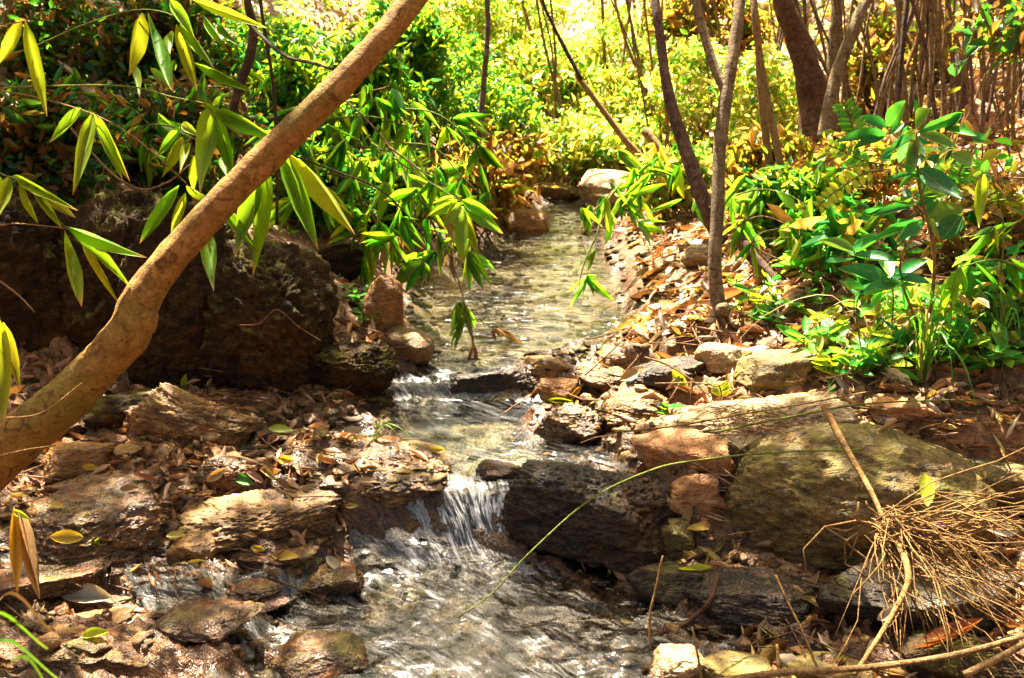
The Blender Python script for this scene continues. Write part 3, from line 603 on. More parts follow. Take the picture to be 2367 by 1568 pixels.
def mass_leaves(n, centers, spread, size, colours, kind, rng, droop=0.4, aspect=0.4, facing_up=0.6):
    """joined leaves: centres (m,3) with gaussian spread; returns V, F, tint"""
    c = centers[rng.randint(len(centers), size=n)] + rng.normal(size=(n, 3))*np.asarray(spread)
    X = rng.normal(size=(n, 3)); X[:, 2] -= droop*1.2; X /= np.linalg.norm(X, axis=1)[:, None]
    Z = rng.normal(size=(n, 3))*0.7 + np.array([0, -0.25, facing_up]); Z -= X*(X*Z).sum(1)[:, None]; Z /= np.linalg.norm(Z, axis=1)[:, None]
    Y = np.cross(Z, X); L = size*rng.uniform(0.6, 1.3, n); W = L*aspect*rng.uniform(0.8, 1.2, n)
    T, F = BLM[kind]
    V = c[:, None] + X[:, None]*(T[None, :, 0:1]*L[:, None, None]) + Y[:, None]*(T[None, :, 1:2]*W[:, None, None]) + Z[:, None]*(T[None, :, 2:3]*L[:, None, None])
    FF = (F[None] + (np.arange(n)*len(T))[:, None, None]).reshape(-1, 4)
    col = np.asarray(colours)[rng.randint(len(colours), size=n)]*rng.uniform(0.75, 1.25, (n, 1))
    return V.reshape(-1, 3), FF, np.repeat(col, len(T), 0)
BLM = {'bamboo': leaf_blank('m', P_BAMBOO, 0.1, 0.3, 0.3, 4), 'broad': leaf_blank('m', P_BROAD, 0.14, 0.2, 0.2, 4), 'oval': leaf_blank('m', P_OVAL, 0.12, 0.2, 0.2, 4)}

# ------------------------------------------------------------------ trees whose trunks stand in the picture
def trunk_tree(name, label, cat, pts, mat, seg=14, bumpy=0.12, freq=9, limbs=(), group=None, n=8):
    path, rad = px_path(pts, n); root = empty(name, path[0], label, cat, group)
    V, F = tube(path, rad, seg, bumpy, freq); tr = obj('trunk', V, F, M[mat], root)
    for lp in limbs:
        p2, r2 = px_path(lp, 6); V, F = tube(p2, r2, 10, bumpy, freq); obj('limb', V, F, M[mat], root)
    return root
lean = trunk_tree('leaning_tree', 'thick tan trunk leaning diagonally across the left side of the stream', 'tree',
    [(-150, 1190, 2.35, 70), (-60, 1105, 2.32, 64), (40, 1015, 2.3, 59), (140, 935, 2.28, 55), (240, 835, 2.26, 50), (300, 765, 2.25, 50), (325, 700, 2.25, 45), (365, 635, 2.25, 40), (430, 558, 2.25, 37), (560, 420, 2.25, 36), (700, 282, 2.25, 34), (830, 150, 2.27, 32), (945, 10, 2.3, 30), (1040, -130, 2.35, 30), (1120, -300, 2.5, 28), (1180, -700, 2.9, 23), (1150, -1300, 3.4, 16)],
    'bark', 32, 0.13, 17, n=12)
kp = at(338, 738, 2.24); V, F = rock_shape(7, 4, round_=0.7, rough=0.1); obj('knot', V*np.array([0.026, 0.03, 0.036])+kp, F, M['bark'], lean)
forked = trunk_tree('forked_tree', 'thin forked tree with a bent foot on the right bank', 'tree',
    [(1712, 822, 3.75, 20), (1692, 795, 3.75, 19), (1668, 730, 3.75, 19), (1658, 690, 3.75, 18), (1652, 600, 3.75, 15.5), (1660, 470, 3.76, 15.5), (1663, 350, 3.78, 15), (1678, 225, 3.8, 16), (1700, 90, 3.82, 14), (1712, -20, 3.85, 13), (1730, -300, 4.0, 11), (1700, -900, 4.4, 8)],
    'bark_grey', 16, 0.10, 16, limbs=[[(1680, 215, 3.8, 12), (1655, 165, 3.82, 11), (1632, 95, 3.84, 10.5), (1608, 0, 3.86, 10), (1580, -200, 3.9, 9), (1500, -700, 4.1, 6)]])
kp = at(1672, 715, 3.70); V, F = rock_shape(9, 4, round_=0.5); obj('knot', V*np.array([0.028, 0.03, 0.028])+kp, F, M['bark_grey'], forked)
bent = trunk_tree('slanting_tree', 'dark slanting trunk dappled with sun behind the thin forked tree', 'tree',
    [(1668, 560, 4.9, 19), (1640, 500, 4.9, 18), (1612, 425, 4.9, 18), (1580, 330, 4.9, 16), (1555, 255, 4.9, 14), (1538, 180, 4.9, 12), (1527, 90, 4.92, 11), (1514, -10, 4.95, 10), (1500, -300, 5.1, 9), (1480, -800, 5.4, 7)], 'bark_dark', 14, 0.12, 14)
heavy = trunk_tree('stout_tree', 'stout red brown trunk with a swollen foot at upper right', 'tree',
    [(1905, 330, 5.6, 62), (1895, 285, 5.6, 48), (1880, 225, 5.6, 36), (1862, 150, 5.6, 30), (1838, 70, 5.6, 27), (1812, -10, 5.6, 26), (1780, -300, 5.7, 24), (1740, -1000, 6.0, 16)], 'bark_red', 18, 0.16, 8)
tan_ = trunk_tree('leaning_tree', 'slim tan trunk leaning right beside the stout red brown trunk', 'tree',
    [(1905, 320, 5.3, 17), (1915, 260, 5.3, 16), (1935, 170, 5.3, 15), (1965, 90, 5.3, 14), (1992, 20, 5.3, 13), (2030, -80, 5.35, 12), (2090, -500, 5.6, 9)], 'bark_grey', 12, 0.12, 14)
trunk_tree('slim_tree', 'slim greyish trunk rising behind the slim tan leaning trunk', 'tree', [(1930, 300, 6.0, 14), (1925, 200, 6.0, 14), (1928, 80, 6.0, 14), (1935, -10, 6.0, 13), (1930, -500, 6.2, 15)], 'bark_grey', 12, 0.1, 10)
for lab, pts, m in [
    ('first of two slim tan saplings right of the forked tree', [(1818, 470, 4.4, 9), (1800, 360, 4.4, 9), (1775, 240, 4.4, 9), (1755, 120, 4.4, 8), (1742, -10, 4.4, 8), (1730, -400, 4.6, 6)], 'cane'),
    ('second slim tan sapling crossing beside the stout trunk', [(1785, 450, 4.5, 9), (1772, 330, 4.5, 9), (1758, 190, 4.5, 9), (1750, 60, 4.5, 8), (1740, -60, 4.5, 8), (1760, -500, 4.6, 6)], 'cane'),
    ('thin pale pole leaning left among the sunlit bushes', [(1505, 385, 7.2, 8), (1450, 330, 7.2, 8), (1390, 250, 7.2, 7), (1330, 170, 7.2, 6)], 'cane'),
    ('pale dead log lying on the sunny slope', [(1600, 420, 7.0, 12), (1545, 370, 7.0, 12), (1490, 300, 7.05, 10)], 'cane'),
    ('thin dark hanging vine in the middle of the sunlit thicket', [(1345, 185, 6.0, 5), (1310, 120, 6.0, 5), (1275, 50, 6.0, 4), (1250, -20, 6.0, 4), (1200, -300, 6.2, 3)], 'twig_dark'),
    ('straight brown sapling in the middle of the thicket', [(1100, 400, 6.2, 9), (1105, 330, 6.2, 8), (1118, 200, 6.2, 7), (1128, 60, 6.2, 6), (1126, -20, 6.2, 6), (1130, -300, 6.2, 4)], 'bark_dark'),
    ('dark crooked sapling behind the hanging bamboo leaves at upper left', [(520, 330, 3.9, 9), (550, 210, 3.9, 10), (578, 130, 3.9, 11), (585, 60, 3.9, 10), (570, -20, 3.9, 9), (560, -300, 4.0, 6)], 'twig_dark'),
    ('thin dark sapling left of the diagonal trunk top', [(640, 520, 4.0, 3.5), (640, 350, 4.0, 4), (632, 200, 4.0, 4), (610, 60, 4.0, 4), (600, -30, 4.0, 4), (590, -300, 4.0, 3)], 'twig_dark'),
    ('black stem passing behind the stout trunk at upper right', [(2075, 290, 5.0, 6), (2080, 180, 5.0, 6), (2090, 60, 5.0, 6), (2098, -20, 5.0, 6), (2110, -300, 5.0, 5)], 'twig_dark'),
    ('dark trunk with a pale scar at the far upper right', [(2240, 330, 5.6, 18), (2225, 220, 5.6, 17), (2222, 130, 5.6, 16), (2260, 60, 5.6, 12), (2290, -20, 5.6, 11), (2320, -300, 5.7, 8)], 'bark_dark'),
    ('dark fallen limb slanting behind the small pale leaved herb', [(1700, 540, 4.1, 16), (1745, 600, 4.05, 15), (1800, 660, 4.0, 12), (1850, 720, 3.95, 9)], 'bark_dark'),
    ('brown dead stump in shade right of the fallen limb', [(1808, 640, 4.4, 20), (1803, 580, 4.4, 17), (1800, 520, 4.4, 12), (1802, 490, 4.4, 6)], 'bark_red'),
    ]:
    nm = 'vine' if 'vine' in lab else 'dead_log' if 'log' in lab else 'fallen_branch' if 'fallen' in lab else 'stump' if 'stump' in lab else 'sapling'
    path, rad = px_path(pts, 6); V, F = tube(path, rad, 10, 0.12, 16)
    prop(obj(nm, V, F, M[m], loc=path[0]), lab, {'vine': 'vine', 'dead_log': 'log', 'fallen_branch': 'branch', 'stump': 'stump', 'sapling': 'tree'}[nm])

# bamboo canes crowding the slope at upper right: each clump a plant, each cane a part
rng = np.random.RandomState(4)
for lab, cx, cy, dp, n, sp in [('dense clump of thin brown bamboo canes at upper right', 2140, 260, 5.8, 34, 190), ('clump of pale fanning canes beside the right frame edge', 2290, 250, 5.2, 26, 120),
        ('thin brown canes behind the stout red brown trunk', 1990, 290, 6.6, 26, 170), ('scattered brown canes behind the slanting dark trunk', 1660, 330, 7.4, 16, 160), ('distant thin canes above the sun bleached boulder', 1440, 330, 8.6, 14, 190)]:
    root = empty('bamboo_clump', at(cx, cy, dp), lab, 'bamboo', 'bamboo clumps on the right slope')
    for q in range(n):
        x = cx + rng.uniform(-1, 1)*sp; d = dp + rng.uniform(-0.5, 0.7); lean_ = rng.normal(0, 90) + (x-cx)*0.5; y0 = cy + rng.uniform(-30, 60)
        r = rng.uniform(2.2, 5.5)
        path, rad = px_path([(x, y0+60, d, r), (x+lean_*0.25+rng.normal(0, 8), y0-90, d, r), (x+lean_*0.6+rng.normal(0, 8), y0-230, d, r*0.9), (x+lean_, y0-420, d, r*0.8)], 4)
        V, F = tube(path, rad, 6); obj('cane', V, F, M[['cane_dark', 'cane_dark', 'cane', 'bark_dark'][rng.randint(4)]], root)

# ------------------------------------------------------------------ big bamboo leaves hanging in the upper left
Z1 = 0.3744                                              # scale of the close look at that corner
big = empty('bamboo_plant', (-2.3, 2.9, gz(-2.3, 2.9)), 'large leaved bamboo arching in from the left over the leaning trunk', 'bamboo')
cb = np.array(big.location); 
V, F = tube(curve_pts([cb, cb+[0.02, 0, 0.8], cb+[0.1, -0.1, 1.6], cb+[0.3, -0.2, 2.4]], 6), np.linspace(0.016, 0.010, 19), 10); obj('culm', V, F, M['stem_green'], big)
def branch_px(pts, parent, r=2.2, mat='cane', name='branch'):
    path, rad = px_path([(a, b, d, r*(1-0.5*i/len(pts))) for i, (a, b, d) in enumerate(pts)], 6); V, F = tube(path, rad, 6); return obj(name, V, F, M[mat], parent)
B1 = [branch_px([(-420, 330, 2.9), (-100, 230, 2.6), (0, 205, 2.5), (150, 198, 2.45), (300, 200, 2.42), (400, 225, 2.4), (490, 245, 2.4), (600, 300, 2.4), (680, 400, 2.42)], big, 2.4, 'stem_green'),
      branch_px([(-420, 300, 2.9), (-60, 150, 2.5), (60, 115, 2.45), (200, 55, 2.4), (330, 22, 2.4), (430, 55, 2.4), (470, 150, 2.4)], big, 2.0, 'stem_green'),
      branch_px([(-420, 330, 2.9), (-60, 225, 2.6), (30, 215, 2.5), (190, 255, 2.45), (300, 310, 2.42), (400, 395, 2.4), (455, 450, 2.4)], big, 2.2, 'cane'),
      branch_px([(-420, 430, 2.7), (-60, 400, 2.4), (15, 407, 2.3), (60, 425, 2.3), (100, 470, 2.3), (150, 525, 2.3)], big, 2.0, 'stem_green'),
      branch_px([(-420, 480, 2.7), (-60, 518, 2.3), (40, 517, 2.25), (150, 528, 2.25), (180, 540, 2.25)], big, 2.0, 'cane'),
      branch_px([(-420, 300, 2.7), (-80, 90, 2.2), (10, 60, 2.15), (58, 48, 2.15)], big, 2.0, 'cane'),
      branch_px([(-420, 630, 2.6), (-80, 720, 2.0), (0, 735, 1.95)], big, 2.0, 'cane')]
LV = [ # branch, base, tip (in the close look's pixels), width, depth
 (5, 130, 120, 0, 390, 78, 2.15), (5, 155, 130, 290, 722, 82, 2.15), (1, 880, 80, 795, 470, 98, 2.38), (1, 915, 75, 1070, 565, 82, 2.42), (1, 1050, 0, 1200, 235, 72, 2.4), (1, 1190, 0, 1650, 175, 62, 2.4),
 (1, 1090, 150, 1215, 565, 78, 2.38), (1, 1110, 150, 1320, 420, 56, 2.4), (1, 1190, 385, 1560, 570, 62, 2.4), (1, 1060, 190, 1030, 420, 60, 2.5), (1, 1340, 140, 1470, 280, 45, 2.45), (1, 1250, 90, 1420, 330, 40, 2.5),
 (2, 500, 665, 308, 878, 62, 2.45), (2, 565, 705, 450, 1205, 84, 2.4), (2, 580, 705, 758, 1115, 66, 2.4), (2, 600, 710, 802, 1120, 62, 2.45), (0, 1300, 660, 1235, 1195, 116, 2.4), (0, 1340, 720, 1440, 1110, 86, 2.42), (0, 1345, 680, 1740, 880, 88, 2.4),
 (0, 1260, 625, 1500, 850, 52, 2.38), (0, 1110, 780, 970, 965, 52, 2.45), (0, 1130, 845, 1000, 1095, 66, 2.42), (2, 1160, 880, 1110, 1065, 52, 2.42), (0, 1120, 770, 1250, 860, 56, 2.45), (2, 1105, 1145, 862, 1505, 78, 2.38), (2, 1145, 1190, 1055, 1450, 58, 2.4), (2, 1200, 960, 1195, 1180, 56, 2.42),
 (2, 1150, 1150, 1290, 1230, 60, 2.45), (0, 1590, 1090, 1450, 1585, 112, 2.42), (0, 1645, 1000, 1560, 1710, 100, 2.4), (0, 1735, 930, 1965, 1545, 112, 2.4), (0, 1780, 950, 2192, 1450, 104, 2.4), (2, 1290, 1180, 1600, 1570, 72, 2.42), (0, 1600, 830, 1925, 860, 90, 2.45),
 (3, 60, 1090, -10, 1340, 68, 2.3), (3, 80, 1085, 480, 1300, 56, 2.32), (3, 118, 1120, 236, 1380, 50, 2.3), (3, 130, 1105, 468, 1345, 74, 2.3), (3, 205, 1175, 385, 1415, 50, 2.28), (4, 400, 1395, 905, 1590, 62, 2.25), (4, 400, 1420, 505, 1895, 84, 2.25), (4, 450, 1435, 815, 1785, 66, 2.26), (4, 500, 1480, 745, 1890, 44, 2.28),
 (2, 1270, 1400, 1320, 1795, 92, 2.42), (6, -10, 1960, 20, 2640, 120, 1.95), (6, 20, 1990, 125, 2420, 66, 1.97), (3, 0, 1090, -60, 1280, 60, 2.3), (1, 820, 400, 860, 600, 44, 2.6), (1, 930, 420, 1060, 560, 44, 2.65), (0, 1370, 960, 1400, 1090, 50, 2.5)]
for b, x0, y0, x1, y1, w, d in LV:
    A_ = at(x0*Z1, y0*Z1, d); B_ = at(x1*Z1, y1*Z1, d + RL.uniform(-0.10, 0.06))
    leaf(A_, B_, w*Z1*d/FPX, 'bamboo', 'bamboo', B1[b])
# dry blades hanging at the lower left edge
dry = empty('dry_bamboo_shoot', at(-60, 1240, 1.9), 'dry yellow bamboo leaves hanging at the lower left edge', 'plant')
st_ = branch_px([(-300, 1560, 1.75), (-160, 1200, 1.85), (-40, 1150, 1.9), (25, 1170, 1.9)], dry, 2.2, 'cane', 'stem')
for x0, y0, x1, y1, w, m in [(32, 1172, 40, 1372, 26, 'yellow'), (42, 1180, 92, 1385, 14, 'dead'), (30, 1180, 70, 1200, 14, 'yellowgreen')]: leaf(at(x0, y0, 1.9), at(x1, y1, 1.9), w*1.9/FPX, 'bamboo', m, st_)
blur = empty('grass_tuft', at(-60, 1600, 1.1), 'blurred dark green grass blades at the bottom left corner', 'grass')
for x0, y0, x1, y1, x2, y2, m in [(-80, 1640, 0, 1480, 135, 1570, 'bamboo_fresh'), (-90, 1600, 10, 1375, 120, 1460, 'dead'), (-80, 1640, -20, 1420, 110, 1500, 'bamboo_fresh'), (-90, 1700, 40, 1520, 120, 1600, 'bamboo_fresh')]:
    C_ = curve_pts([at(x0, y0, 1.15), at(x1, y1, 1.12), at(x2, y2, 1.1)], 8); wv = np.linspace(0.004, 0.0012, len(C_))[:, None]*np.array([[0.6, 0, 0.8]])
    V = np.vstack([C_-wv, C_+wv]); n_ = len(C_); obj('blade', V, np.array([[q, q+1, q+1+n_, q+n_] for q in range(n_-1)]), M[m], blur)

# ------------------------------------------------------------------ sprays of smaller bamboo over the water
def spray(label, stems, nleaf, lsize, mat, group=None, dry_tip=False, seed=1, root_at=None, fan=0.42, name='bamboo_spray', start=0.25):
    r = random.Random(seed); p0 = at(*stems[0][0]); root = empty(name, root_at if root_at is not None else p0, label, 'bamboo', group)
    tot = nleaf
    for s in stems:
        path, rad = px_path([(a, b, d, 2.6*(1-0.6*q/len(s))) for q, (a, b, d) in enumerate(s)], 6)
        V, F = tube(path, rad, 5); br = obj('branch', V, F, M['twig' if r.random() < .5 else 'stem_green'], root)
        k = max(2, tot//len(stems)//4)
        for q in range(k):
            u = start + (1-start)*(q+0.6)/k; c = path[min(len(path)-1, int(u*(len(path)-1)))]
            c = c + np.array([r.gauss(0, .07), r.gauss(0, .09), r.gauss(0, .06)])
            face = unit(np.array([r.gauss(0, .9), -1, r.gauss(0.5, .5)]))
            a0 = r.gauss(0.1, 0.55); fk = fan*r.uniform(0.3, 1.5)
            for z in range(r.choice((2, 3, 3, 4, 5))):
                a = a0 + (z-1.6)*fk*0.6 + r.gauss(0, .12); L = lsize*r.uniform(0.5, 1.35)
                dv = unit(np.array([math.sin(a)*1.1, r.gauss(-0.1, .35), -math.cos(a)*0.9]))
                leaf(c, c+dv*L, L*r.uniform(0.07, 0.11), 'bamboo', ('dead' if dry_tip and u > 0.93 else mat), br, facing=face)
    return root
spray('bright green bamboo spray hanging low over the upper pool', [[(760, 200, 4.2), (860, 290, 4.15), (940, 400, 4.1), (1000, 520, 4.1), (1050, 620, 4.1), (1080, 730, 4.1), (1094, 800, 4.1)], [(900, 340, 4.1), (980, 400, 4.1), (1040, 440, 4.1), (1065, 465, 4.1)], [(930, 400, 4.15), (960, 500, 4.1), (940, 560, 4.1)], [(980, 480, 4.15), (1030, 560, 4.15), (1070, 590, 4.15)]], 130, 0.145, 'bamboo_fresh', dry_tip=True, seed=3)
sp = empty('bamboo_spray', at(1060, 460, 3.6), 'broad five leaved bamboo fan in front of the rust brown boulder', 'bamboo')
br = branch_px([(860, 330, 4.05), (960, 400, 3.8), (1040, 450, 3.62), (1062, 465, 3.6)], sp, 2.2, 'stem_green')
for x0, y0, x1, y1, w in [(1058, 462, 990, 500, 24), (1062, 468, 1025, 525, 30), (1068, 462, 1150, 506, 26), (1072, 472, 1162, 540, 34), (1068, 480, 1066, 610, 32), (1074, 484, 1105, 590, 20), (1050, 455, 1000, 470, 14)]: leaf(at(x0, y0, 3.6), at(x1, y1, 3.57), w*3.6/FPX, 'bamboo', 'bamboo_fresh', br)
sp = empty('dry_leaf_pair', at(1100, 755, 4.0), 'pair of curled red brown leaves dangling at the spray tip', 'leaf')
br = branch_px([(1060, 700, 4.08), (1085, 735, 4.05), (1095, 800, 4.02)], sp, 1.6, 'twig_dark', 'stem')
for x0, y0, x1, y1, w in [(1092, 798, 1078, 838, 9), (1096, 796, 1102, 836, 10), (1138, 762, 1146, 790, 7), (1140, 760, 1158, 782, 7)]: leaf(at(x0, y0, 4.0), at(x1, y1, 4.0), w*4/FPX, 'bamboo', 'dead_red', br)
branch_px([(1085, 735, 4.05), (1115, 745, 4.0), (1140, 761, 4.0)], sp, 1.2, 'stem_green', 'stem')
spray('yellow green bamboo spray drooping at the right edge of the pool', [[(1440, 420, 4.6), (1400, 470, 4.55), (1380, 540, 4.5), (1350, 610, 4.5), (1338, 660, 4.5)], [(1420, 440, 4.6), (1370, 490, 4.6)]], 44, 0.13, 'bamboo_fresh', seed=5)
for q, (lab, st, n, ls) in enumerate([
    ('leafy bamboo thicket behind the diagonal trunk, upper branch', [[(620, 330, 4.6), (740, 280, 4.6), (860, 270, 4.7), (960, 300, 4.7)], [(680, 380, 4.5), (800, 340, 4.6), (900, 350, 4.6)], [(700, 300, 4.7), (800, 230, 4.8), (900, 200, 4.9)]], 120, 0.15),
    ('leafy bamboo drooping beside the huge dark boulder', [[(680, 420, 4.3), (780, 440, 4.4), (860, 490, 4.4), (900, 560, 4.4)], [(760, 400, 4.5), (850, 430, 4.4), (920, 480, 4.4), (950, 570, 4.4)], [(840, 460, 4.4), (880, 540, 4.4), (890, 600, 4.4)]], 120, 0.15),
    ('bamboo shoots leaning over the stream head from the left', [[(900, 250, 5.4), (1000, 260, 5.3), (1070, 310, 5.3), (1110, 380, 5.3)], [(900, 330, 5.2), (1000, 340, 5.2), (1060, 400, 5.2), (1130, 470, 5.2)], [(950, 420, 5.0), (1010, 430, 5.0), (1080, 480, 5.0)]], 100, 0.17),
    ('shaded bamboo leaves in front of the rock wall top', [[(60, 330, 3.9), (160, 250, 3.9), (280, 240, 4.0), (360, 300, 4.0)], [(250, 350, 3.9), (340, 290, 3.9), (430, 300, 4.0)], [(400, 240, 4.2), (500, 200, 4.2), (620, 240, 4.2)]], 90, 0.12),
    ('grey green bamboo leaves below the slim saplings', [[(1640, 480, 4.0), (1740, 440, 4.0), (1820, 450, 4.0), (1880, 490, 4.0)], [(1680, 540, 3.9), (1760, 500, 3.9), (1860, 540, 3.9)]], 76, 0.13),
    ('sunlit bamboo leaves left of the slanting dark trunk', [[(1590, 500, 5.2), (1530, 430, 5.2), (1480, 420, 5.2), (1440, 460, 5.2)], [(1570, 420, 5.3), (1500, 380, 5.3), (1470, 430, 5.3)]], 60, 0.15),
    ('bamboo leaves at the right edge under the lone yellow green leaf', [[(2400, 480, 3.1), (2340, 520, 3.1), (2280, 540, 3.1), (2220, 550, 3.1)], [(2360, 620, 3.0), (2300, 600, 3.0), (2210, 620, 3.0)]], 36, 0.12)]):
    spray(lab, st, n, ls, 'bamboo_fresh', seed=20+q, start=0.1)

# ------------------------------------------------------------------ broad leaved shrub on the right
Z4 = 550/2269*0.9468                                     # close look at the shrub: pixels -> photo
def S4(x, y): return 1950*0.9468 + x*Z4, 220*0.9468 + y*Z4
SD = 3.0
gb = gp(2140, 800)
shrub = empty('broad_leaf_shrub', gb, 'broad leaved shrub with glossy green leaves on the right bank', 'shrub')
stA = branch_px([(*to_px(gb)[:2], to_px(gb)[2]), (2160, 600, SD), (*S4(1230, 1060), SD), (*S4(1200, 800), SD), (*S4(1175, 560), SD), (*S4(1190, 430), SD)], shrub, 4.5, 'cane', 'stem')
stB = branch_px([(*to_px(gb)[:2], to_px(gb)[2]), (2080, 620, SD), (*S4(1250, 1330), SD), (*S4(1170, 1150), SD)], shrub, 3.5, 'cane', 'stem')
stC = branch_px([(*S4(1190, 520), SD), (*S4(1000, 480), SD), (*S4(900, 390), SD)], shrub, 2.5, 'stem_green', 'stem')
stD = branch_px([(*S4(1230, 1060), SD), (*S4(1300, 900), SD), (*S4(1500, 620), SD), (*S4(1650, 650), SD)], shrub, 2.5, 'stem_green', 'stem')
for s_, x0, y0, x1, y1, w in [(stC, 900, 370, 1075, 110, 170), (stC, 890, 370, 545, 290, 120), (stA, 1170, 390, 1320, 190, 190), (stA, 1200, 430, 1650, 230, 90), (stA, 1220, 440, 1600, 590, 150), (stA, 1190, 450, 1080, 830, 190), (stA, 1150, 470, 810, 690, 70),
     (stC, 880, 430, 380, 520, 110), (stC, 880, 450, 550, 590, 100), (stC, 900, 440, 1060, 330, 60), (stA, 1250, 400, 1460, 290, 50), (stD, 1480, 390, 1790, 460, 90), (stA, 1210, 790, 1640, 1090, 170), (stD, 1540, 640, 1790, 760, 150), (stA, 1210, 900, 1040, 740, 60),
     (stA, 1200, 830, 890, 900, 60), (stB, 1170, 1150, 740, 1270, 90), (stB, 1170, 1150, 930, 1100, 60), (stB, 1180, 1150, 1390, 1050, 100), (stB, 1260, 1330, 730, 1520, 90), (stB, 1250, 1330, 980, 1540, 120), (stB, 1290, 1310, 1400, 1480, 180), (stB, 1270, 1330, 1660, 1200, 240),
     (stB, 1440, 1500, 1640, 1250, 200), (stB, 1290, 1250, 1400, 1130, 110), (stD, 1470, 420, 1640, 230, 70), (stA, 1220, 800, 1000, 1000, 60), (stA, 1230, 1060, 1500, 1070, 70), (stD, 1560, 900, 1740, 940, 60)]:
    d0 = SD + RL.uniform(-.05, .05); leaf(at(*S4(x0, y0), d0), at(*S4(x1, y1), d0+RL.uniform(-.12, .04)), w*Z4*SD/FPX*1.25, 'broad', 'broad', s_, facing=unit([RL.gauss(-.2, .35), -1.2, 0.75]))
lone = empty('bamboo_shoot', gp(2290, 760), 'single long yellow green leaf hanging at the right of the shrub', 'plant')
st_ = branch_px([(*to_px(lone.location)[:2], to_px(lone.location)[2]), (2320, 560, 2.95), (2300, 430, 2.9), (*S4(1860, 830), 2.9)], lone, 2.2, 'stem_green', 'stem')
leaf(at(*S4(1870, 840), 2.9), at(*S4(1815, 1390), 2.88), 125*Z4*2.9/FPX, 'bamboo', 'yellowgreen', st_, k=0)
leaf(at(*S4(1860, 840), 2.9), at(*S4(1750, 860), 2.88), 80*Z4*2.9/FPX, 'broad', 'broad', st_); leaf(at(*S4(1860, 830), 2.9), at(*S4(1900, 700), 2.88), 90*Z4*2.9/FPX, 'broad', 'broad', st_)
# lower whorls of the same kind, standing on their own stems
def whorl(label, px, py, depth, stem_py, n, L, w, mat='broad', kind='broad', group=None, name='seedling', up=0.35, seed=0, cat='plant'):
    r = random.Random(seed*7+int(px)); g = gp(px, stem_py); root = empty(name, g, label, cat, group)
    d = depth if depth else to_px(g)[2]; top = at(px, py, d)
    if depth is None: top = np.array([g[0], g[1], g[2]+max(0.03, (stem_py-py)*d/FPX)])
    path = curve_pts([g-[0, 0, 0.02], (np.array(g)+top)/2+[r.gauss(0, .01), 0, 0.01], top], 5); V, F = tube(path, np.linspace(0.003, 0.0018, len(path)), 5); stm = obj('stem', V, F, M['stem_green'], root)
    a0 = r.uniform(0, 6)
    for q in range(n):
        a = a0 + q*2.4 + r.gauss(0, .2); e = r.gauss(up*(1-q/n*0.8), .2); dv = np.array([math.cos(a)*math.cos(e), math.sin(a)*math.cos(e), math.sin(e)]); l = L*r.uniform(.7, 1.15)
        b = top - np.array([0, 0, 0.012*(q//2)])
        leaf(b, b+dv*l, l*w*r.uniform(.85, 1.15), kind, mat, stm, facing=unit([0, -0.35, 1]))
    return root
for q, (lab, px, py, d, sy, n, L) in enumerate([
    ('dark green whorl of oval leaves below the shrub, left one', 1975, 580, 3.05, 740, 5, 0.115), ('dark green whorl under the heart shaped shrub leaves', 2060, 640, 3.0, 760, 7, 0.14), ('low rosette of green leaves between shrub and grass tuft', 1990, 670, 2.95, 780, 6, 0.11),
    ('broad leaved seedling beside the long pale slab', 1930, 860, None, 880, 6, 0.085), ('seedling with upright pale leaf beside the pale slab top', 2080, 800, None, 860, 6, 0.08), ('seedling with three bright leaves at the right edge', 2270, 820, None, 880, 6, 0.095),
    ('bushy green seedling right of the grass tuft', 2200, 770, None, 830, 8, 0.07), ('small seedling on the slab between pools', 1540, 938, None, 958, 6, 0.06), ('tiny seedling sprouting from the crack by the white flow', 1497, 1012, None, 1032, 5, 0.035)]):
    whorl(lab, px, py, d, sy, n, L, 0.42, 'broad' if q < 3 else 'herb', seed=q)
LM += [('grass tuft', 2130, 830, 50, 60), ('shrub stem', 2120, 700, 40, 60), ('lone hanging leaf', 2270, 520, 30, 80), ('oval leaved whorl', 1975, 590, 50, 40), ('pale slab top', 1960, 880, 50, 30), ('seedling with three leaves', 2270, 830, 40, 40), ('thin edge grass', 2310, 770, 40, 40), ('wispy grass', 2020, 760, 40, 50), ('bushy seedling', 2200, 780, 40, 40), ('broad seedling', 1930, 860, 30, 30), ('right frame edge', 2367, 760, 20, 120),
       ('forked tree foot', 1690, 760, 30, 50), ('fallen limb', 1780, 640, 60, 70), ('dead stump', 1803, 570, 20, 60)]
r = random.Random(8)
for q in range(60):
    px = r.uniform(1850, 2385); py = 560 + r.random()**0.8*310 - max(0, (px-2100))*0.1
    mt = r.choice(['herb', 'broad', 'herb', 'yellowgreen']); whorl(told_apart({'herb': 'bright green', 'broad': 'dark green', 'yellowgreen': 'yellowish'}[mt]+' seedling', px, py), px, py-r.uniform(18, 45), None, py+10, r.choice((6, 7, 8, 9)), r.uniform(0.055, 0.105), 0.40, mt, group='seedlings on the right bank', seed=q+40)
for q in range(16):
    px = r.uniform(1690, 1880); py = r.uniform(640, 760)
    whorl(told_apart('small pale leaved herb', px, py), px, py-r.uniform(15, 40), None, py+8, 6, r.uniform(0.04, 0.065), 0.5, r.choice(['herb', 'yellowgreen']), 'oval', group='herbs by the forked tree', seed=q+140)
for q in range(14):
    px = r.uniform(795, 900); py = r.uniform(660, 760)
    whorl(told_apart('tiny round leaved herb', px, py), px, py-r.uniform(10, 30), None, py+6, 7, r.uniform(0.03, 0.05), 0.5, 'herb', 'oval', group='herbs on the pool edge rocks', seed=q+240)
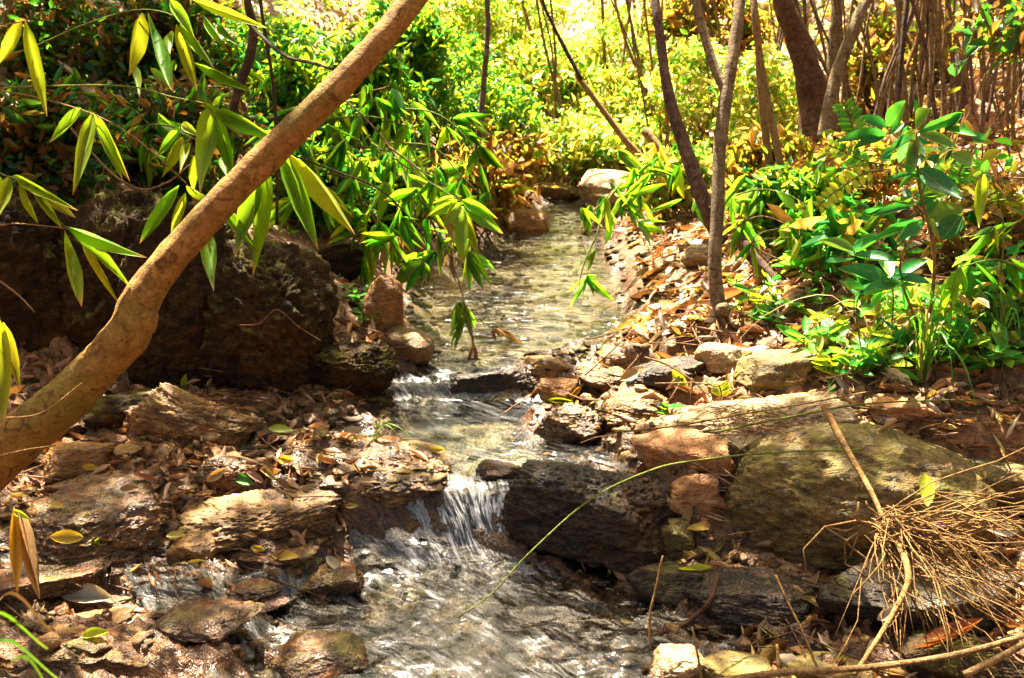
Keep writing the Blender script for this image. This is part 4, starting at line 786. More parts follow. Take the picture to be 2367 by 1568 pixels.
# pinnate sprigs
def pinnate(label, pts, n, L, mat, seed, name='fern', aspect=0.4, kind='oval'):
    r = random.Random(seed); path, rad = px_path([(a, b, d, 1.8) for a, b, d in pts], 6); root = empty(name, path[0], label, 'plant')
    V, F = tube(path, rad, 5); st = obj('stem', V, F, M['stem_green'], root)
    for q in range(n):
        u = 0.18+0.82*(q+0.5)/n; i_ = min(len(path)-2, int(u*(len(path)-1))); T = unit(path[i_+1]-path[i_]); sd_ = unit(np.cross(T, CAM-path[i_]))
        for s_ in (-1, 1):
            l = L*(1-0.55*abs(u-0.5))*r.uniform(.85, 1.1); leaf(path[i_], path[i_]+unit(sd_*s_+T*0.35+np.array([0, 0, .1]))*l, l*aspect, kind, mat, st, name='leaflet')
pinnate('pale feathery sprig above the shrub', [(1985, 330, 3.0), (1975, 300, 3.0), (1962, 265, 3.0), (1948, 235, 3.0)], 7, 0.045, 'herb', 3)
pinnate('pale twig of small round leaves left of the shrub', [(2040, 380, 3.0), (1990, 370, 3.0), (1950, 350, 3.0), (1915, 335, 3.0)], 9, 0.03, 'herb', 4, 'sprig', 0.6)
pinnate('yellow green climbing sprig of rounded leaves left of the shrub', [(2060, 390, 3.0), (2000, 400, 3.0), (1950, 430, 3.0), (1915, 455, 3.0), (1885, 485, 3.0)], 9, 0.034, 'yellowgreen', 5, 'sprig', 0.6)
pinnate('small bright fern on the edge of the pale slab', [(1668, 918, 3.2), (1667, 905, 3.18), (1662, 890, 3.16)], 6, 0.04, 'yellowgreen', 6, 'fern', 0.3, 'broad')
pinnate('second pale sprig right of the shrub', [(2225, 440, 3.0), (2215, 420, 3.0), (2220, 395, 3.0), (2230, 375, 3.0)], 6, 0.035, 'herb', 7, 'fern')
# grass tufts
def tuft(label, px, py, n, L, mat, seed, spread=0.6, w=0.0035, name='grass_tuft', lean_=(0, 0)):
    r = random.Random(seed); g = gp(px, py); root = empty(name, g, label, 'grass')
    for q in range(n):
        a = r.uniform(0, 6.28); s_ = abs(r.gauss(0, spread)); l = L*r.uniform(.55, 1.15); dv = np.array([math.cos(a)*s_+lean_[0], math.sin(a)*s_+lean_[1], 0])
        C_ = curve_pts([g+[r.gauss(0, .008), r.gauss(0, .008), -0.01], g+dv*l*0.35+[0, 0, l*0.62], g+dv*l*0.85+[0, 0, l*(0.80-0.3*s_)], g+dv*l*1.25+[0, 0, l*(0.70-0.75*s_)]], 4)
        side = unit(np.cross(dv+[1e-3, 0, 0], [0, 0, 1])); wv = (w*np.array([1-(k/(len(C_)-1))**2*0.92 for k in range(len(C_))]))[:, None]*side
        V = np.vstack([C_-wv, C_+[0, 0, 0.001], C_+wv]); n_ = len(C_)
        obj('blade', V, np.array([[k+o_*n_, k+1+o_*n_, k+1+(o_+1)*n_, k+(o_+1)*n_] for k in range(n_-1) for o_ in (0, 1)]), M[mat if r.random() > .15 else 'dead'], root)
tuft('tall grass tuft with arching blades on the right bank', 2130, 880, 44, 0.30, 'herb', 3, 0.5)
tuft('small grass sprout at the left rim of the mid pool', 865, 1018, 9, 0.10, 'bamboo_fresh', 4, 0.6, 0.003, lean_=(0.3, 0))
tuft('wispy grass tuft behind the tall grass tuft', 2020, 800, 22, 0.24, 'herb', 5, 0.7)
tuft('thin grass tuft at the right edge of the bank', 2310, 800, 18, 0.22, 'herb', 6, 0.6)

# ------------------------------------------------------------------ overhead crowns that dapple the light (all above the frame)
SHADE = [ # px centre, radii, chance that a patch of ground there is shaded
 (1040, 865, 150, 50, 0.05), (930, 800, 120, 50, 0.3),
 (1250, 180, 560, 280, 0.02), (1530, 640, 190, 170, 0.02), (1380, 725, 90, 60, 0.0), (1760, 940, 280, 90, 0.0), (1570, 1040, 150, 100, 0.0), (560, 1040, 300, 70, 0.80), (250, 1210, 240, 100, 0.90), (620, 1170, 190, 50, 0.5), (860, 1075, 200, 65, 0.04), (150, 1050, 200, 150, 0.8),
 (1980, 1050, 340, 60, 0.08), (1090, 1180, 120, 110, 0.35), (700, 1470, 700, 120, 1.0), (1100, 1350, 260, 80, 0.95), (1680, 1420, 430, 140, 1.0), (1350, 1230, 200, 110, 1.0), (1790, 1220, 190, 90, 1.0), (2050, 1230, 130, 60, 0.7), (2150, 1350, 250, 150, 0.8), (330, 640, 500, 270, 1.0), (680, 780, 200, 200, 1.0),
 (250, 180, 420, 260, 0.85), (120, 420, 300, 150, 0.95), (1150, 640, 200, 110, 0.85), (1120, 755, 110, 50, 0.8), (1300, 530, 90, 60, 0.6), (1200, 690, 90, 40, 0.25), (1080, 980, 180, 80, 0.7), (2000, 450, 330, 260, 0.50), (2150, 150, 350, 170, 0.62), (850, 380, 250, 220, 0.12), (1430, 860, 220, 70, 0.35), (2100, 740, 300, 150, 0.25)]
def shade_at(px, py):
    num, den = 0.45*0.06, 0.06
    for cx, cy, rx, ry, p in SHADE:
        w = math.exp(-0.8*(((px-cx)/rx)**2 + ((py-cy)/ry)**2)); w = w**3; num += w*p; den += w
    return num/den
rng = np.random.RandomState(12); cl = []
NC = 6000; gx = rng.uniform(-6.0, 6.5, NC); gy = rng.uniform(1.0, 13.5, NC); gh = height(gx, gy); gu = rng.uniform(size=NC); gt = rng.uniform(4.3, 6.3, NC)
for x, y, z, u, zt in zip(gx, gy, gh, gu, gt):
    px, py, w = to_px((x, y, z))
    p = shade_at(px, py) if -900 < px < 3300 and -500 < py < 1900 else 0.45
    if u < 0.5*p**1.5 + 0.5*float(sstep(0.75, 0.95, p)): cl.append(np.array([x, y, z]) + SUN*((zt-z)/SUN[2]))
cl = np.array(cl)
off_trees = []
for lab, x, y, hgt in [('tall tree beyond the left edge whose crown shades the rock wall', -3.6, 5.6, 5.2), ('tall tree beyond the right edge whose crown shades the slope', 4.9, 6.4, 5.4), ('tall tree on the left slope behind the bamboo', -3.0, 9.2, 5.4), ('tree on the right slope behind the canes', 3.2, 9.6, 5.2), ('tree beyond the right edge near the dried grass', 3.0, 4.2, 5.0)]:
    g = np.array([x, y, gz(x, y)-0.05]); root = empty('canopy_tree', g, lab, 'tree', 'canopy trees around the gully')
    path = curve_pts([g, g+[0.1, 0.1, 1.6], g+[0.0, 0.3, 3.4], [x-0.1, y+0.4, hgt]], 6); V, F = tube(path, np.linspace(0.10, 0.05, len(path)), 12, 0.1, 8); obj('trunk', V, F, M['bark_grey'], root)
    off_trees.append((root, path[-1]))
for t_, tip in ((lean, at(1150, -1300, 3.4)), (forked, at(1700, -900, 4.4)), (bent, at(1480, -800, 5.4)), (heavy, at(1740, -1000, 6.0))): off_trees.append((t_, np.array(tip)))
tips = np.array([t[1] for t in off_trees]); owner = np.argmin(((cl[:, None]-tips[None])*[1, 1, 0.5]).__pow__(2).sum(2), 1)
CANOPY = [(0.05, 0.15, 0.012), (0.08, 0.19, 0.014), (0.12, 0.22, 0.02), (0.04, 0.12, 0.02)]
for k, (root, tip) in enumerate(off_trees):
    c = cl[owner == k]
    if not len(c): continue
    V, F, tc = mass_leaves(len(c)*26, c, (0.13, 0.13, 0.08), 0.115, CANOPY, 'oval', rng, 0.2, 0.5, 1.0)
    prop(obj('crown', V, F, M['mass'], root, col=tc), kind='stuff')
    for q in rng.choice(len(c), min(9, len(c)), replace=False):
        path = curve_pts([tip-[0, 0, 0.35], (tip+c[q])/2+[0, 0, 0.15], c[q]], 5); V, F = tube(path, np.linspace(0.025, 0.007, len(path)), 6); obj('limb', V, F, M['bark_grey'], root)

# ------------------------------------------------------------------ the thicket behind
SUNNY = [(0.28, 0.36, 0.03), (0.42, 0.44, 0.10), (0.14, 0.36, 0.05), (0.52, 0.52, 0.26), (0.46, 0.42, 0.14), (0.10, 0.30, 0.05), (0.40, 0.34, 0.06)]  # leaf tones whitened to stand in for the sun's glare
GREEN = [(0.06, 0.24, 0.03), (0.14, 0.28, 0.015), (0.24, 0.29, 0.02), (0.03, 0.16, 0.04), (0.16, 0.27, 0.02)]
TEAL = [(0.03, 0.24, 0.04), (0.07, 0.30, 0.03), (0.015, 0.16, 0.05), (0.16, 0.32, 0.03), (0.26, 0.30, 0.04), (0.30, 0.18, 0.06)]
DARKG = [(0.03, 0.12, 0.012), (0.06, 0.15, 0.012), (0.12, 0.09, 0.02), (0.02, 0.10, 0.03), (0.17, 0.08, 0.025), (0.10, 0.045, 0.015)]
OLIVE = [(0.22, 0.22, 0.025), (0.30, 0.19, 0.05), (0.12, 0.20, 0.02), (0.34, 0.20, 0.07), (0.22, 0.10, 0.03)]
def bush(label, px, py, depth, wpx, hpx, n, size, cols, kind='oval', seed=0, group='bushes in the thicket', aspect=0.5, name='bush'):
    """a bush whose crown fills a pixel box round (px, py), on stems rooted in the slope below"""
    r = np.random.RandomState(seed); depth = min(depth, to_px(gp(px, py+hpx*0.35))[2]-0.05); c = at(px, py, depth); W = wpx*depth/FPX/2; H = hpx*depth/FPX/2
    g = np.array([c[0], c[1], gz(c[0], c[1])]); root = empty(name, g, label, 'bush', group)
    m = max(8, n//45); D = r.normal(size=(m, 3)); D /= np.linalg.norm(D, axis=1)[:, None]; rr = r.uniform(0.25, 1, m)**0.5
    cc = c + D*rr[:, None]*np.array([W, min(W, H)*0.8, H]); cc[:, 2] = np.maximum(cc[:, 2], height(cc[:, 0], cc[:, 1])+0.03)
    V, F, tc = mass_leaves(n, cc, (0.10*size/0.09, 0.10*size/0.09, 0.07*size/0.09), size*(1.6 if kind == 'bamboo' else 1), cols, kind, r, 0.25, 0.15 if kind == 'bamboo' else aspect, 0.8)
    prop(obj('foliage', V, F, M['mass'], root, col=tc), kind='stuff')
    for q in r.choice(m, min(m, 11), replace=False):
        path = curve_pts([g+[r.normal(0, .10), r.normal(0, .06), -0.03], (g+cc[q])/2+[r.normal(0, .10), 0, 0.05], cc[q]+(cc[q]-g)*r.uniform(0, .3)], 5)
        V, F = tube(path, np.linspace(0.008, 0.0025, len(path))*depth/7, 5); obj('stem', V, F, M[['twig', 'bark_grey', 'cane_dark'][q % 3]], root)
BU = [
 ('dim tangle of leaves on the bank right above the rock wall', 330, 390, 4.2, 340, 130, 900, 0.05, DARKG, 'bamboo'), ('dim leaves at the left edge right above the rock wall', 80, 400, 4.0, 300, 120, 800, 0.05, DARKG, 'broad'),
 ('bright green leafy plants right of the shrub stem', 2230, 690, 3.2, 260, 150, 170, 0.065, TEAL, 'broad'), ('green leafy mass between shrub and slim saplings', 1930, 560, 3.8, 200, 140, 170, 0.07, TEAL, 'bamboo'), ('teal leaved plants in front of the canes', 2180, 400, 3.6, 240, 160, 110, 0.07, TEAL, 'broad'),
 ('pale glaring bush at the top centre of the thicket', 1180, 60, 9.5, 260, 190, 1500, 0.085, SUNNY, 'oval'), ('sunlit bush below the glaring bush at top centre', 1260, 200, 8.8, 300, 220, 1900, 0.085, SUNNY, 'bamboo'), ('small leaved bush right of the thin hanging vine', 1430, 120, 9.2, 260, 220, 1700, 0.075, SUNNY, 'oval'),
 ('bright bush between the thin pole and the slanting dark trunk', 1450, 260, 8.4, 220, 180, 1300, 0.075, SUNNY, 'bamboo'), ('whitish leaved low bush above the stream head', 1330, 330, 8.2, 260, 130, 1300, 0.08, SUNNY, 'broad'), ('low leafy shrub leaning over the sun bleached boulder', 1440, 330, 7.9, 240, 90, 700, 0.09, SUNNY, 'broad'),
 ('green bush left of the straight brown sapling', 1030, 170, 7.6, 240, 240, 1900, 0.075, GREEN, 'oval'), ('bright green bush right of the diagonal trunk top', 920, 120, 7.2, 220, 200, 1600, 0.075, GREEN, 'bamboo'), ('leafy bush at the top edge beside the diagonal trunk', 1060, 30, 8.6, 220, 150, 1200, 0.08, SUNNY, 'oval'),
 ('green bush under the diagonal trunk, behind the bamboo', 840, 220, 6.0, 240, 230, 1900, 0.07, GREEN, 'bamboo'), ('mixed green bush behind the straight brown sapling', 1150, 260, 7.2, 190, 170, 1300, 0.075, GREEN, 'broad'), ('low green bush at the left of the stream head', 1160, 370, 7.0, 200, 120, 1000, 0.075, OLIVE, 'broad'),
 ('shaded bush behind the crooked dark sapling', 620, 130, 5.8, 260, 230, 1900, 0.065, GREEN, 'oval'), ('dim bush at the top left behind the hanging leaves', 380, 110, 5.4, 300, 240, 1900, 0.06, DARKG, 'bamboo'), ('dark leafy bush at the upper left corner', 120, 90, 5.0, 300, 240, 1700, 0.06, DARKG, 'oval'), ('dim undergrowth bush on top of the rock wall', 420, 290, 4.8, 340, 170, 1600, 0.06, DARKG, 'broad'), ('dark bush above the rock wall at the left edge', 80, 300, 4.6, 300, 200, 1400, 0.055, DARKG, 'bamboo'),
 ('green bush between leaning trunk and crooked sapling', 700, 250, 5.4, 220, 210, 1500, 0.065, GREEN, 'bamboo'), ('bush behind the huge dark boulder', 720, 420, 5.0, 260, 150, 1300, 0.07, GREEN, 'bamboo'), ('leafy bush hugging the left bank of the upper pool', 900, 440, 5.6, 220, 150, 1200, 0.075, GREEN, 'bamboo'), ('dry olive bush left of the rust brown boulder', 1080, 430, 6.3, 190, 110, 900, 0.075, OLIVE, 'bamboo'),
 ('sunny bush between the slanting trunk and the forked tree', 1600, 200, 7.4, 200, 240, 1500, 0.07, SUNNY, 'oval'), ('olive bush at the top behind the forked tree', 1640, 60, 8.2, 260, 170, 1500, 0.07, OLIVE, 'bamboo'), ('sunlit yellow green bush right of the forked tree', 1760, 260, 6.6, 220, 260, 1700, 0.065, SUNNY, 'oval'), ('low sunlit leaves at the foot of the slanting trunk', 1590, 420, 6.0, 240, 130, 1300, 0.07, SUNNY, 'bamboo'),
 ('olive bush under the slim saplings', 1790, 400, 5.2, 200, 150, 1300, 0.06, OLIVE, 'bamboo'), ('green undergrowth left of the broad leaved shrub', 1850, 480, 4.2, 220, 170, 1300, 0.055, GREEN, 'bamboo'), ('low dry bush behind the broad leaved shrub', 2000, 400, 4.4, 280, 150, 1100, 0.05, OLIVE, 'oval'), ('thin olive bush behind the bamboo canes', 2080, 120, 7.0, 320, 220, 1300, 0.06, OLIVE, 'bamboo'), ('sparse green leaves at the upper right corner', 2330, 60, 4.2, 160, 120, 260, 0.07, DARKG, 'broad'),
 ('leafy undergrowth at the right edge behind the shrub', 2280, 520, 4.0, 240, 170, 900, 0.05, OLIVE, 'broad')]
for q, b_ in enumerate(BU):
    b_ = list(b_)
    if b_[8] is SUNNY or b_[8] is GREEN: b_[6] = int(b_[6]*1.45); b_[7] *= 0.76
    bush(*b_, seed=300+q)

# ground cover nobody could count: leaves and shoots all over the slopes
r = np.random.RandomState(31)
def scatter(n, xr_, yr_, keep, seed):
    r = np.random.RandomState(seed); x = r.uniform(*xr_, n); y = r.uniform(*yr_, n); k = keep(x, y, r); x, y = x[k], y[k]; return np.stack([x, y, height(x, y)], 1)
def off_water(x, y, pad=0.08):
    xl, xr_, wl_ = edges(y); return (np.maximum(xl-x, x-xr_) > pad) | (y > 8.6)
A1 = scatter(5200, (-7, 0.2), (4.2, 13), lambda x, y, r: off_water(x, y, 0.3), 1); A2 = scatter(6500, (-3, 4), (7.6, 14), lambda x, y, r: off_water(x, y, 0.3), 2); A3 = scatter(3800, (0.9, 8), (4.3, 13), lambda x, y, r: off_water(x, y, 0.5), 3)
parts = []
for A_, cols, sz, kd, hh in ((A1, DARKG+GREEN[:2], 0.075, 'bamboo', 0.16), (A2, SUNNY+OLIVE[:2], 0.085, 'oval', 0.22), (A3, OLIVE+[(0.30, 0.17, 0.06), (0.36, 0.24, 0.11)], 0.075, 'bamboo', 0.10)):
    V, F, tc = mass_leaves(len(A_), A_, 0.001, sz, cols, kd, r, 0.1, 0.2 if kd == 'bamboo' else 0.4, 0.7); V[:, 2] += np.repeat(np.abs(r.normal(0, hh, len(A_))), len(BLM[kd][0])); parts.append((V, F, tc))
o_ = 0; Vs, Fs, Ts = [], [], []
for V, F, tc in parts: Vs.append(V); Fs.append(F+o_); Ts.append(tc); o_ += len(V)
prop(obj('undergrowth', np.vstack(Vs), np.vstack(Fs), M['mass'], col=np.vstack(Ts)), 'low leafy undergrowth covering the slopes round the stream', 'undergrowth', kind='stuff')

# ------------------------------------------------------------------ leaf litter and twigs
BROWN = [(0.30, 0.14, 0.06), (0.44, 0.28, 0.16), (0.22, 0.09, 0.04), (0.54, 0.40, 0.26), (0.16, 0.07, 0.035), (0.36, 0.17, 0.07), (0.42, 0.30, 0.08)]
L1 = scatter(9000, (0.45, 4.5), (3.1, 9), lambda x, y, r: off_water(x, y, 0.10) & (r.uniform(size=len(x)) < np.where(y < 3.6, 0.5, 1.0)), 5)
L2 = scatter(2600, (-1.6, 0.4), (2.2, 3.6), lambda x, y, r: off_water(x, y, 0.06) & (r.uniform(size=len(x)) < 0.40), 6)
L3 = scatter(3200, (0.5, 2.3), (2.0, 3.7), lambda x, y, r: r.uniform(size=len(x)) < np.where(x > 1.0, 0.9, 0.35), 7); L4 = scatter(1200, (-3.5, -0.5), (3.5, 7.0), lambda x, y, r: off_water(x, y, 0.1), 8); L6 = scatter(1300, (-2.3, -0.45), (2.6, 3.8), lambda x, y, r: off_water(x, y, 0.1), 10); L5 = scatter(3000, (2, 8), (5, 12), lambda x, y, r: x > 0, 9)
def lie(A_, sz, cols, kd, asp, seed, lift=0.012):
    """leaves lying along the ground"""
    r = np.random.RandomState(seed); n = len(A_); e = 0.03
    nx_ = -(height(A_[:, 0]+e, A_[:, 1])-height(A_[:, 0]-e, A_[:, 1]))/(2*e); ny_ = -(height(A_[:, 0], A_[:, 1]+e)-height(A_[:, 0], A_[:, 1]-e))/(2*e)
    Z = np.stack([nx_, ny_, np.ones(n)], 1) + r.normal(size=(n, 3))*0.35; Z /= np.linalg.norm(Z, axis=1)[:, None]
    a = r.uniform(0, 2*np.pi, n); X = np.stack([np.cos(a), np.sin(a), 0*a], 1); X -= Z*(X*Z).sum(1)[:, None]; X /= np.linalg.norm(X, axis=1)[:, None]; Y = np.cross(Z, X)
    L = sz*r.uniform(.6, 1.4, n); W = L*asp*r.uniform(.7, 1.2, n); T, F = BLM[kd]; c = A_ + [0, 0, lift] - X*L[:, None]*0.5
    V = c[:, None] + X[:, None]*(T[None, :, 0:1]*L[:, None, None]) + Y[:, None]*(T[None, :, 1:2]*W[:, None, None]) + Z[:, None]*(T[None, :, 2:3]*L[:, None, None]*r.choice([-0.8, 1.0, 1.6], n)[:, None, None])
    col = np.asarray(cols)[r.randint(len(cols), size=n)]*r.uniform(.7, 1.25, (n, 1))
    return V.reshape(-1, 3), (F[None]+(np.arange(n)*len(T))[:, None, None]).reshape(-1, 4), np.repeat(col, len(T), 0)
LT = [lie(L1[::2], 0.075, BROWN, 'broad', 0.38, 1), lie(L1[1::2], 0.11, BROWN, 'bamboo', 0.13, 2), lie(L2, 0.058, BROWN[:3]+BROWN[4:], 'broad', 0.35, 3, 0.008), lie(L3, 0.075, BROWN, 'bamboo', 0.2, 4), lie(L4, 0.06, BROWN[:3], 'broad', 0.35, 5), lie(L5, 0.085, BROWN, 'broad', 0.35, 6), lie(L6, 0.06, BROWN[:3]+BROWN[4:6], 'bamboo', 0.22, 7)]
o_ = 0; Vs, Fs, Ts = [], [], []
for V, F, tc in LT: Vs.append(V); Fs.append(F+o_); Ts.append(tc); o_ += len(V)
prop(obj('leaf_litter', np.vstack(Vs), np.vstack(Fs), M['litter'], col=np.vstack(Ts)), 'brown dead leaf litter strewn over both banks', 'leaf litter', kind='stuff')
def twig_mass(A_, lmin, lmax, rad, seed, flat=0.15):
    r = np.random.RandomState(seed); Vs, Fs, o_ = [], [], 0
    for p in A_:
        a = r.uniform(0, 6.28); l = r.uniform(lmin, lmax); d = np.array([math.cos(a), math.sin(a), r.normal(0, flat)]); m = p+d*l*0.5+r.normal(0, .012, 3)
        q = np.array([p, m, p+d*l]); q[:, 2] = np.maximum(q[:, 2], height(q[:, 0], q[:, 1])) + 0.01
        V, F = tube(q, [rad, rad*.9, rad*.5], 4); Vs.append(V); Fs += [tuple(i_+o_ for i_ in f) for f in F]; o_ += len(V)
    return np.vstack(Vs), Fs
V, F = twig_mass(np.vstack([L1[::16], L2[::7], L3[::8], L5[::16], L4[::8]]), 0.08, 0.35, 0.0028, 3); prop(obj('twig_litter', V, F, M['twig']), 'thin dry twigs scattered through the litter on the banks', 'twigs', kind='stuff')
V, F = twig_mass(L1[1::12], 0.1, 0.4, 0.0026, 4); prop(obj('straw_litter', V, F, M['cane']), 'pale dry grass stems scattered on the right bank', 'straw', kind='stuff')

# gravel and chips between the rocks
def gravel(name, label, A_, smin, smax, mat, seed):
    r = np.random.RandomState(seed); D, F0 = ico(1); Vs, Fs, o_ = [], [], 0
    for p in A_:
        s_ = r.uniform(smin, smax); v = D*(1+r.normal(0, .22, (len(D), 1)))*np.array([1, r.uniform(.6, 1.2), r.uniform(.35, .7)]); v = rotz(roty(v, r.normal(0, .4)), r.uniform(0, 6))*s_
        Vs.append(v+p+[0, 0, s_*0.15]); Fs.append(F0+o_); o_ += len(D)
    prop(obj(name, np.vstack(Vs), np.vstack(Fs), M[mat], smooth=False), label, 'gravel', kind='stuff')
g1 = scatter(2400, (-1.7, 0.5), (2.1, 3.9), lambda x, y, r: off_water(x, y, -0.02) & (r.uniform(size=len(x)) < .6), 15); gravel('gravel', 'wet brown gravel and chips on the left shelf', g1, 0.005, 0.022, 'rock_wet', 1)
g2 = scatter(1700, (0.05, 1.9), (2.0, 3.9), lambda x, y, r: r.uniform(size=len(x)) < .7, 16); gravel('gravel', 'brown gravel and chips between the rocks of the right bank', g2, 0.005, 0.024, 'rock', 2)
g3 = scatter(800, (-0.7, 0.8), (3.6, 8.0), lambda x, y, r: x < 9, 17); gravel('gravel', 'pebbles on the bed of the upper pool', g3, 0.008, 0.03, 'rock_dark', 3)  # dark rock colour carries the painted pool shade onto the pebbles

# ------------------------------------------------------------------ single fallen leaves one can point at
dg = bpy.context.evaluated_depsgraph_get()
def surf(px, py):
    """first solid surface under a pixel"""
    d = ray(px, py); o = Vector(CAM)
    for _ in range(30):
        hit, loc, nor, idx, ob, mw = scene.ray_cast(dg, o, Vector(d).normalized())
        if not hit: return gp(px, py), np.array([0, 0, 1.0])
        if ob.name.split('.')[0] in ('ground', 'rock', 'stone', 'bedrock_ledge'): return np.array(loc), np.array(nor)
        o = loc + Vector(d).normalized()*0.002
    return gp(px, py), np.array([0, 0, 1.0])
FL = [(2135, 1135, 1.4, 66, 'yellowgreen', 'broad', 'bright yellow leaf standing on the right end of the mossy boulder'), (440, 1027, 0.1, 38, 'yellow', 'oval', 'golden yellow oval leaf on the left shelf above the tilted slab'), (668, 1062, 0.0, 34, 'yellow', 'oval', 'orange yellow leaf lying beside the long dead leaf on the shelf'), (432, 880, 1.2, 32, 'yellowgreen', 'broad', 'yellow green leaf standing on the sloping layered rock'), (468, 985, 0.2, 30, 'dead_red', 'broad', 'orange leaf at the foot of the sloping layered rock'),
 (125, 1178, 0.1, 32, 'yellow', 'oval', 'pale yellow leaf on the dark humped rock'), (150, 1240, -0.1, 60, 'yellow', 'broad', 'curled tan yellow leaf on the face of the dark humped rock'), (230, 1255, 1.2, 32, 'yellowgreen', 'oval', 'round yellow green leaf on the lower side of the dark humped rock'), (408, 1246, 0.1, 36, 'yellow', 'broad', 'pale yellow leaf on the small brown rock below the humped rock'),
 (200, 1388, 0.1, 92, 'grey_leaf', 'broad', 'large tan leaf on the pinkish wet slab'), (222, 1473, 0.3, 46, 'yellowgreen', 'oval', 'bright lime leaf lying in the lower left shallows'), (598, 1265, -0.2, 26, 'yellow', 'oval', 'small yellow leaf under the long ochre rock'), (660, 1292, 0.1, 50, 'yellow', 'broad', 'yellow leaf in the wet gravel below the long ochre rock'), (718, 1300, 0.3, 40, 'herb', 'broad', 'dark green leaf in the wet gravel below the long ochre rock'), (772, 1308, -1.0, 40, 'grey_leaf', 'oval', 'tan oval leaf in the wet gravel beside the dark green leaf'),
 (178, 1155, -0.1, 30, 'dead', 'broad', 'pinkish leaf on top of the dark humped rock'), (208, 1082, 0.1, 28, 'yellow', 'broad', 'small yellow leaf by the foot of the leaning trunk'), (560, 1115, -0.4, 44, 'herb', 'broad', 'green leaf under the tilted brown slab'), (648, 1080, 1.2, 46, 'dead_red', 'bamboo', 'long red brown dead leaf on the wet shelf'), (800, 1005, 0.35, 70, 'grey_leaf', 'bamboo', 'long tan leaf at the left rim of the mid pool'), (650, 1000, 0.1, 46, 'yellowgreen', 'broad', 'green yellow leaf lying on the shelf behind the long dead leaf'),
 (1455, 1438, -0.3, 28, 'yellow', 'oval', 'small yellow leaf floating in the shaded pool'), (1612, 1224, 0.0, 40, 'yellow', 'broad', 'orange yellow leaf in the gap beside the mossy boulder'), (1590, 1192, 1.3, 40, 'dead', 'oval', 'pink brown oval leaf in the gap beside the mossy boulder'), (1605, 1322, 0.5, 64, 'yellowgreen', 'bamboo', 'long yellow green leaf below the grey angular stone'), (1295, 925, -0.1, 50, 'yellowgreen', 'bamboo', 'yellow green leaf at the mouth of the mid pool'),
 (1495, 1090, 0.72, 84, 'dead_red', 'bamboo', 'long rust red leaf lying on top of the black fronted boulder'), (1715, 1052, 0.62, 110, 'grey_leaf', 'bamboo', 'long whitish dry leaf behind the mossy boulder'), (1705, 1035, -0.95, 60, 'grey_leaf', 'bamboo', 'short whitish dry leaf crossing the long one'), (1965, 888, -0.5, 66, 'grey_leaf', 'broad', 'curled white leaf on the top of the long pale slab'), (2190, 1478, 0.55, 150, 'dead_red', 'bamboo', 'long red brown leaf under the dried grass'),
 (2300, 1218, -0.2, 90, 'grey_leaf', 'broad', 'large grey green leaf at the right edge behind the dried grass'), (2055, 1418, 0.5, 46, 'grey_leaf', 'broad', 'white leaf caught under the dried grass'), (1160, 920, 0.2, 34, 'yellow', 'broad', 'ochre leaf on the low rock bar'), (1330, 905, 0.8, 46, 'yellow', 'bamboo', 'thin yellow leaf hooked over the rock bar end'), (1470, 870, 0.4, 56, 'dead', 'broad', 'curled tan leaf on the fractured slab'), (1575, 880, -0.9, 50, 'yellowgreen', 'broad', 'olive leaf hanging on the long fractured ledge'),
 (300, 1135, 0.2, 34, 'dead', 'broad', 'brown leaf in the hollow above the dark humped rock'), (335, 1110, -0.3, 50, 'dead_red', 'bamboo', 'dark red strap leaf behind the dark humped rock'), (500, 1100, 0.7, 40, 'dead', 'broad', 'pale brown leaf against the tilted slab'), (1010, 1045, 0.0, 28, 'yellow', 'oval', 'small ochre leaf at the outlet of the mid pool'), (850, 1120, 0.2, 34, 'dead', 'broad', 'tan leaf on the wet shelf rock'), (575, 1245, 0.0, 24, 'dead', 'oval', 'small tan leaf by the small yellow leaf'), (2240, 700, 1.2, 40, 'yellow', 'broad', 'yellow dead leaf hanging in the green patch'), (2270, 200, 1.35, 74, 'dead_red', 'broad', 'dark red leaf standing on the pale topped rock')]
for x, y, a, l, m, kd, lab in FL:
    p, nrm = surf(x, y); d = (p-CAM)@CF; L = 1.25*l*d/FPX
    X = CR*math.cos(a) + CU*math.sin(a); X = X - nrm*(X@nrm)*0.85; X = unit(X)*L
    o = leaf(p-X/2+nrm*0.012, p+X/2+nrm*0.012, L*(0.2 if kd == 'bamboo' else 0.46), kd, m, None, facing=unit(nrm*0.75+unit(CAM-p)*0.5), name='fallen_leaf')
    prop(o, lab, 'leaf', 'fallen leaves')

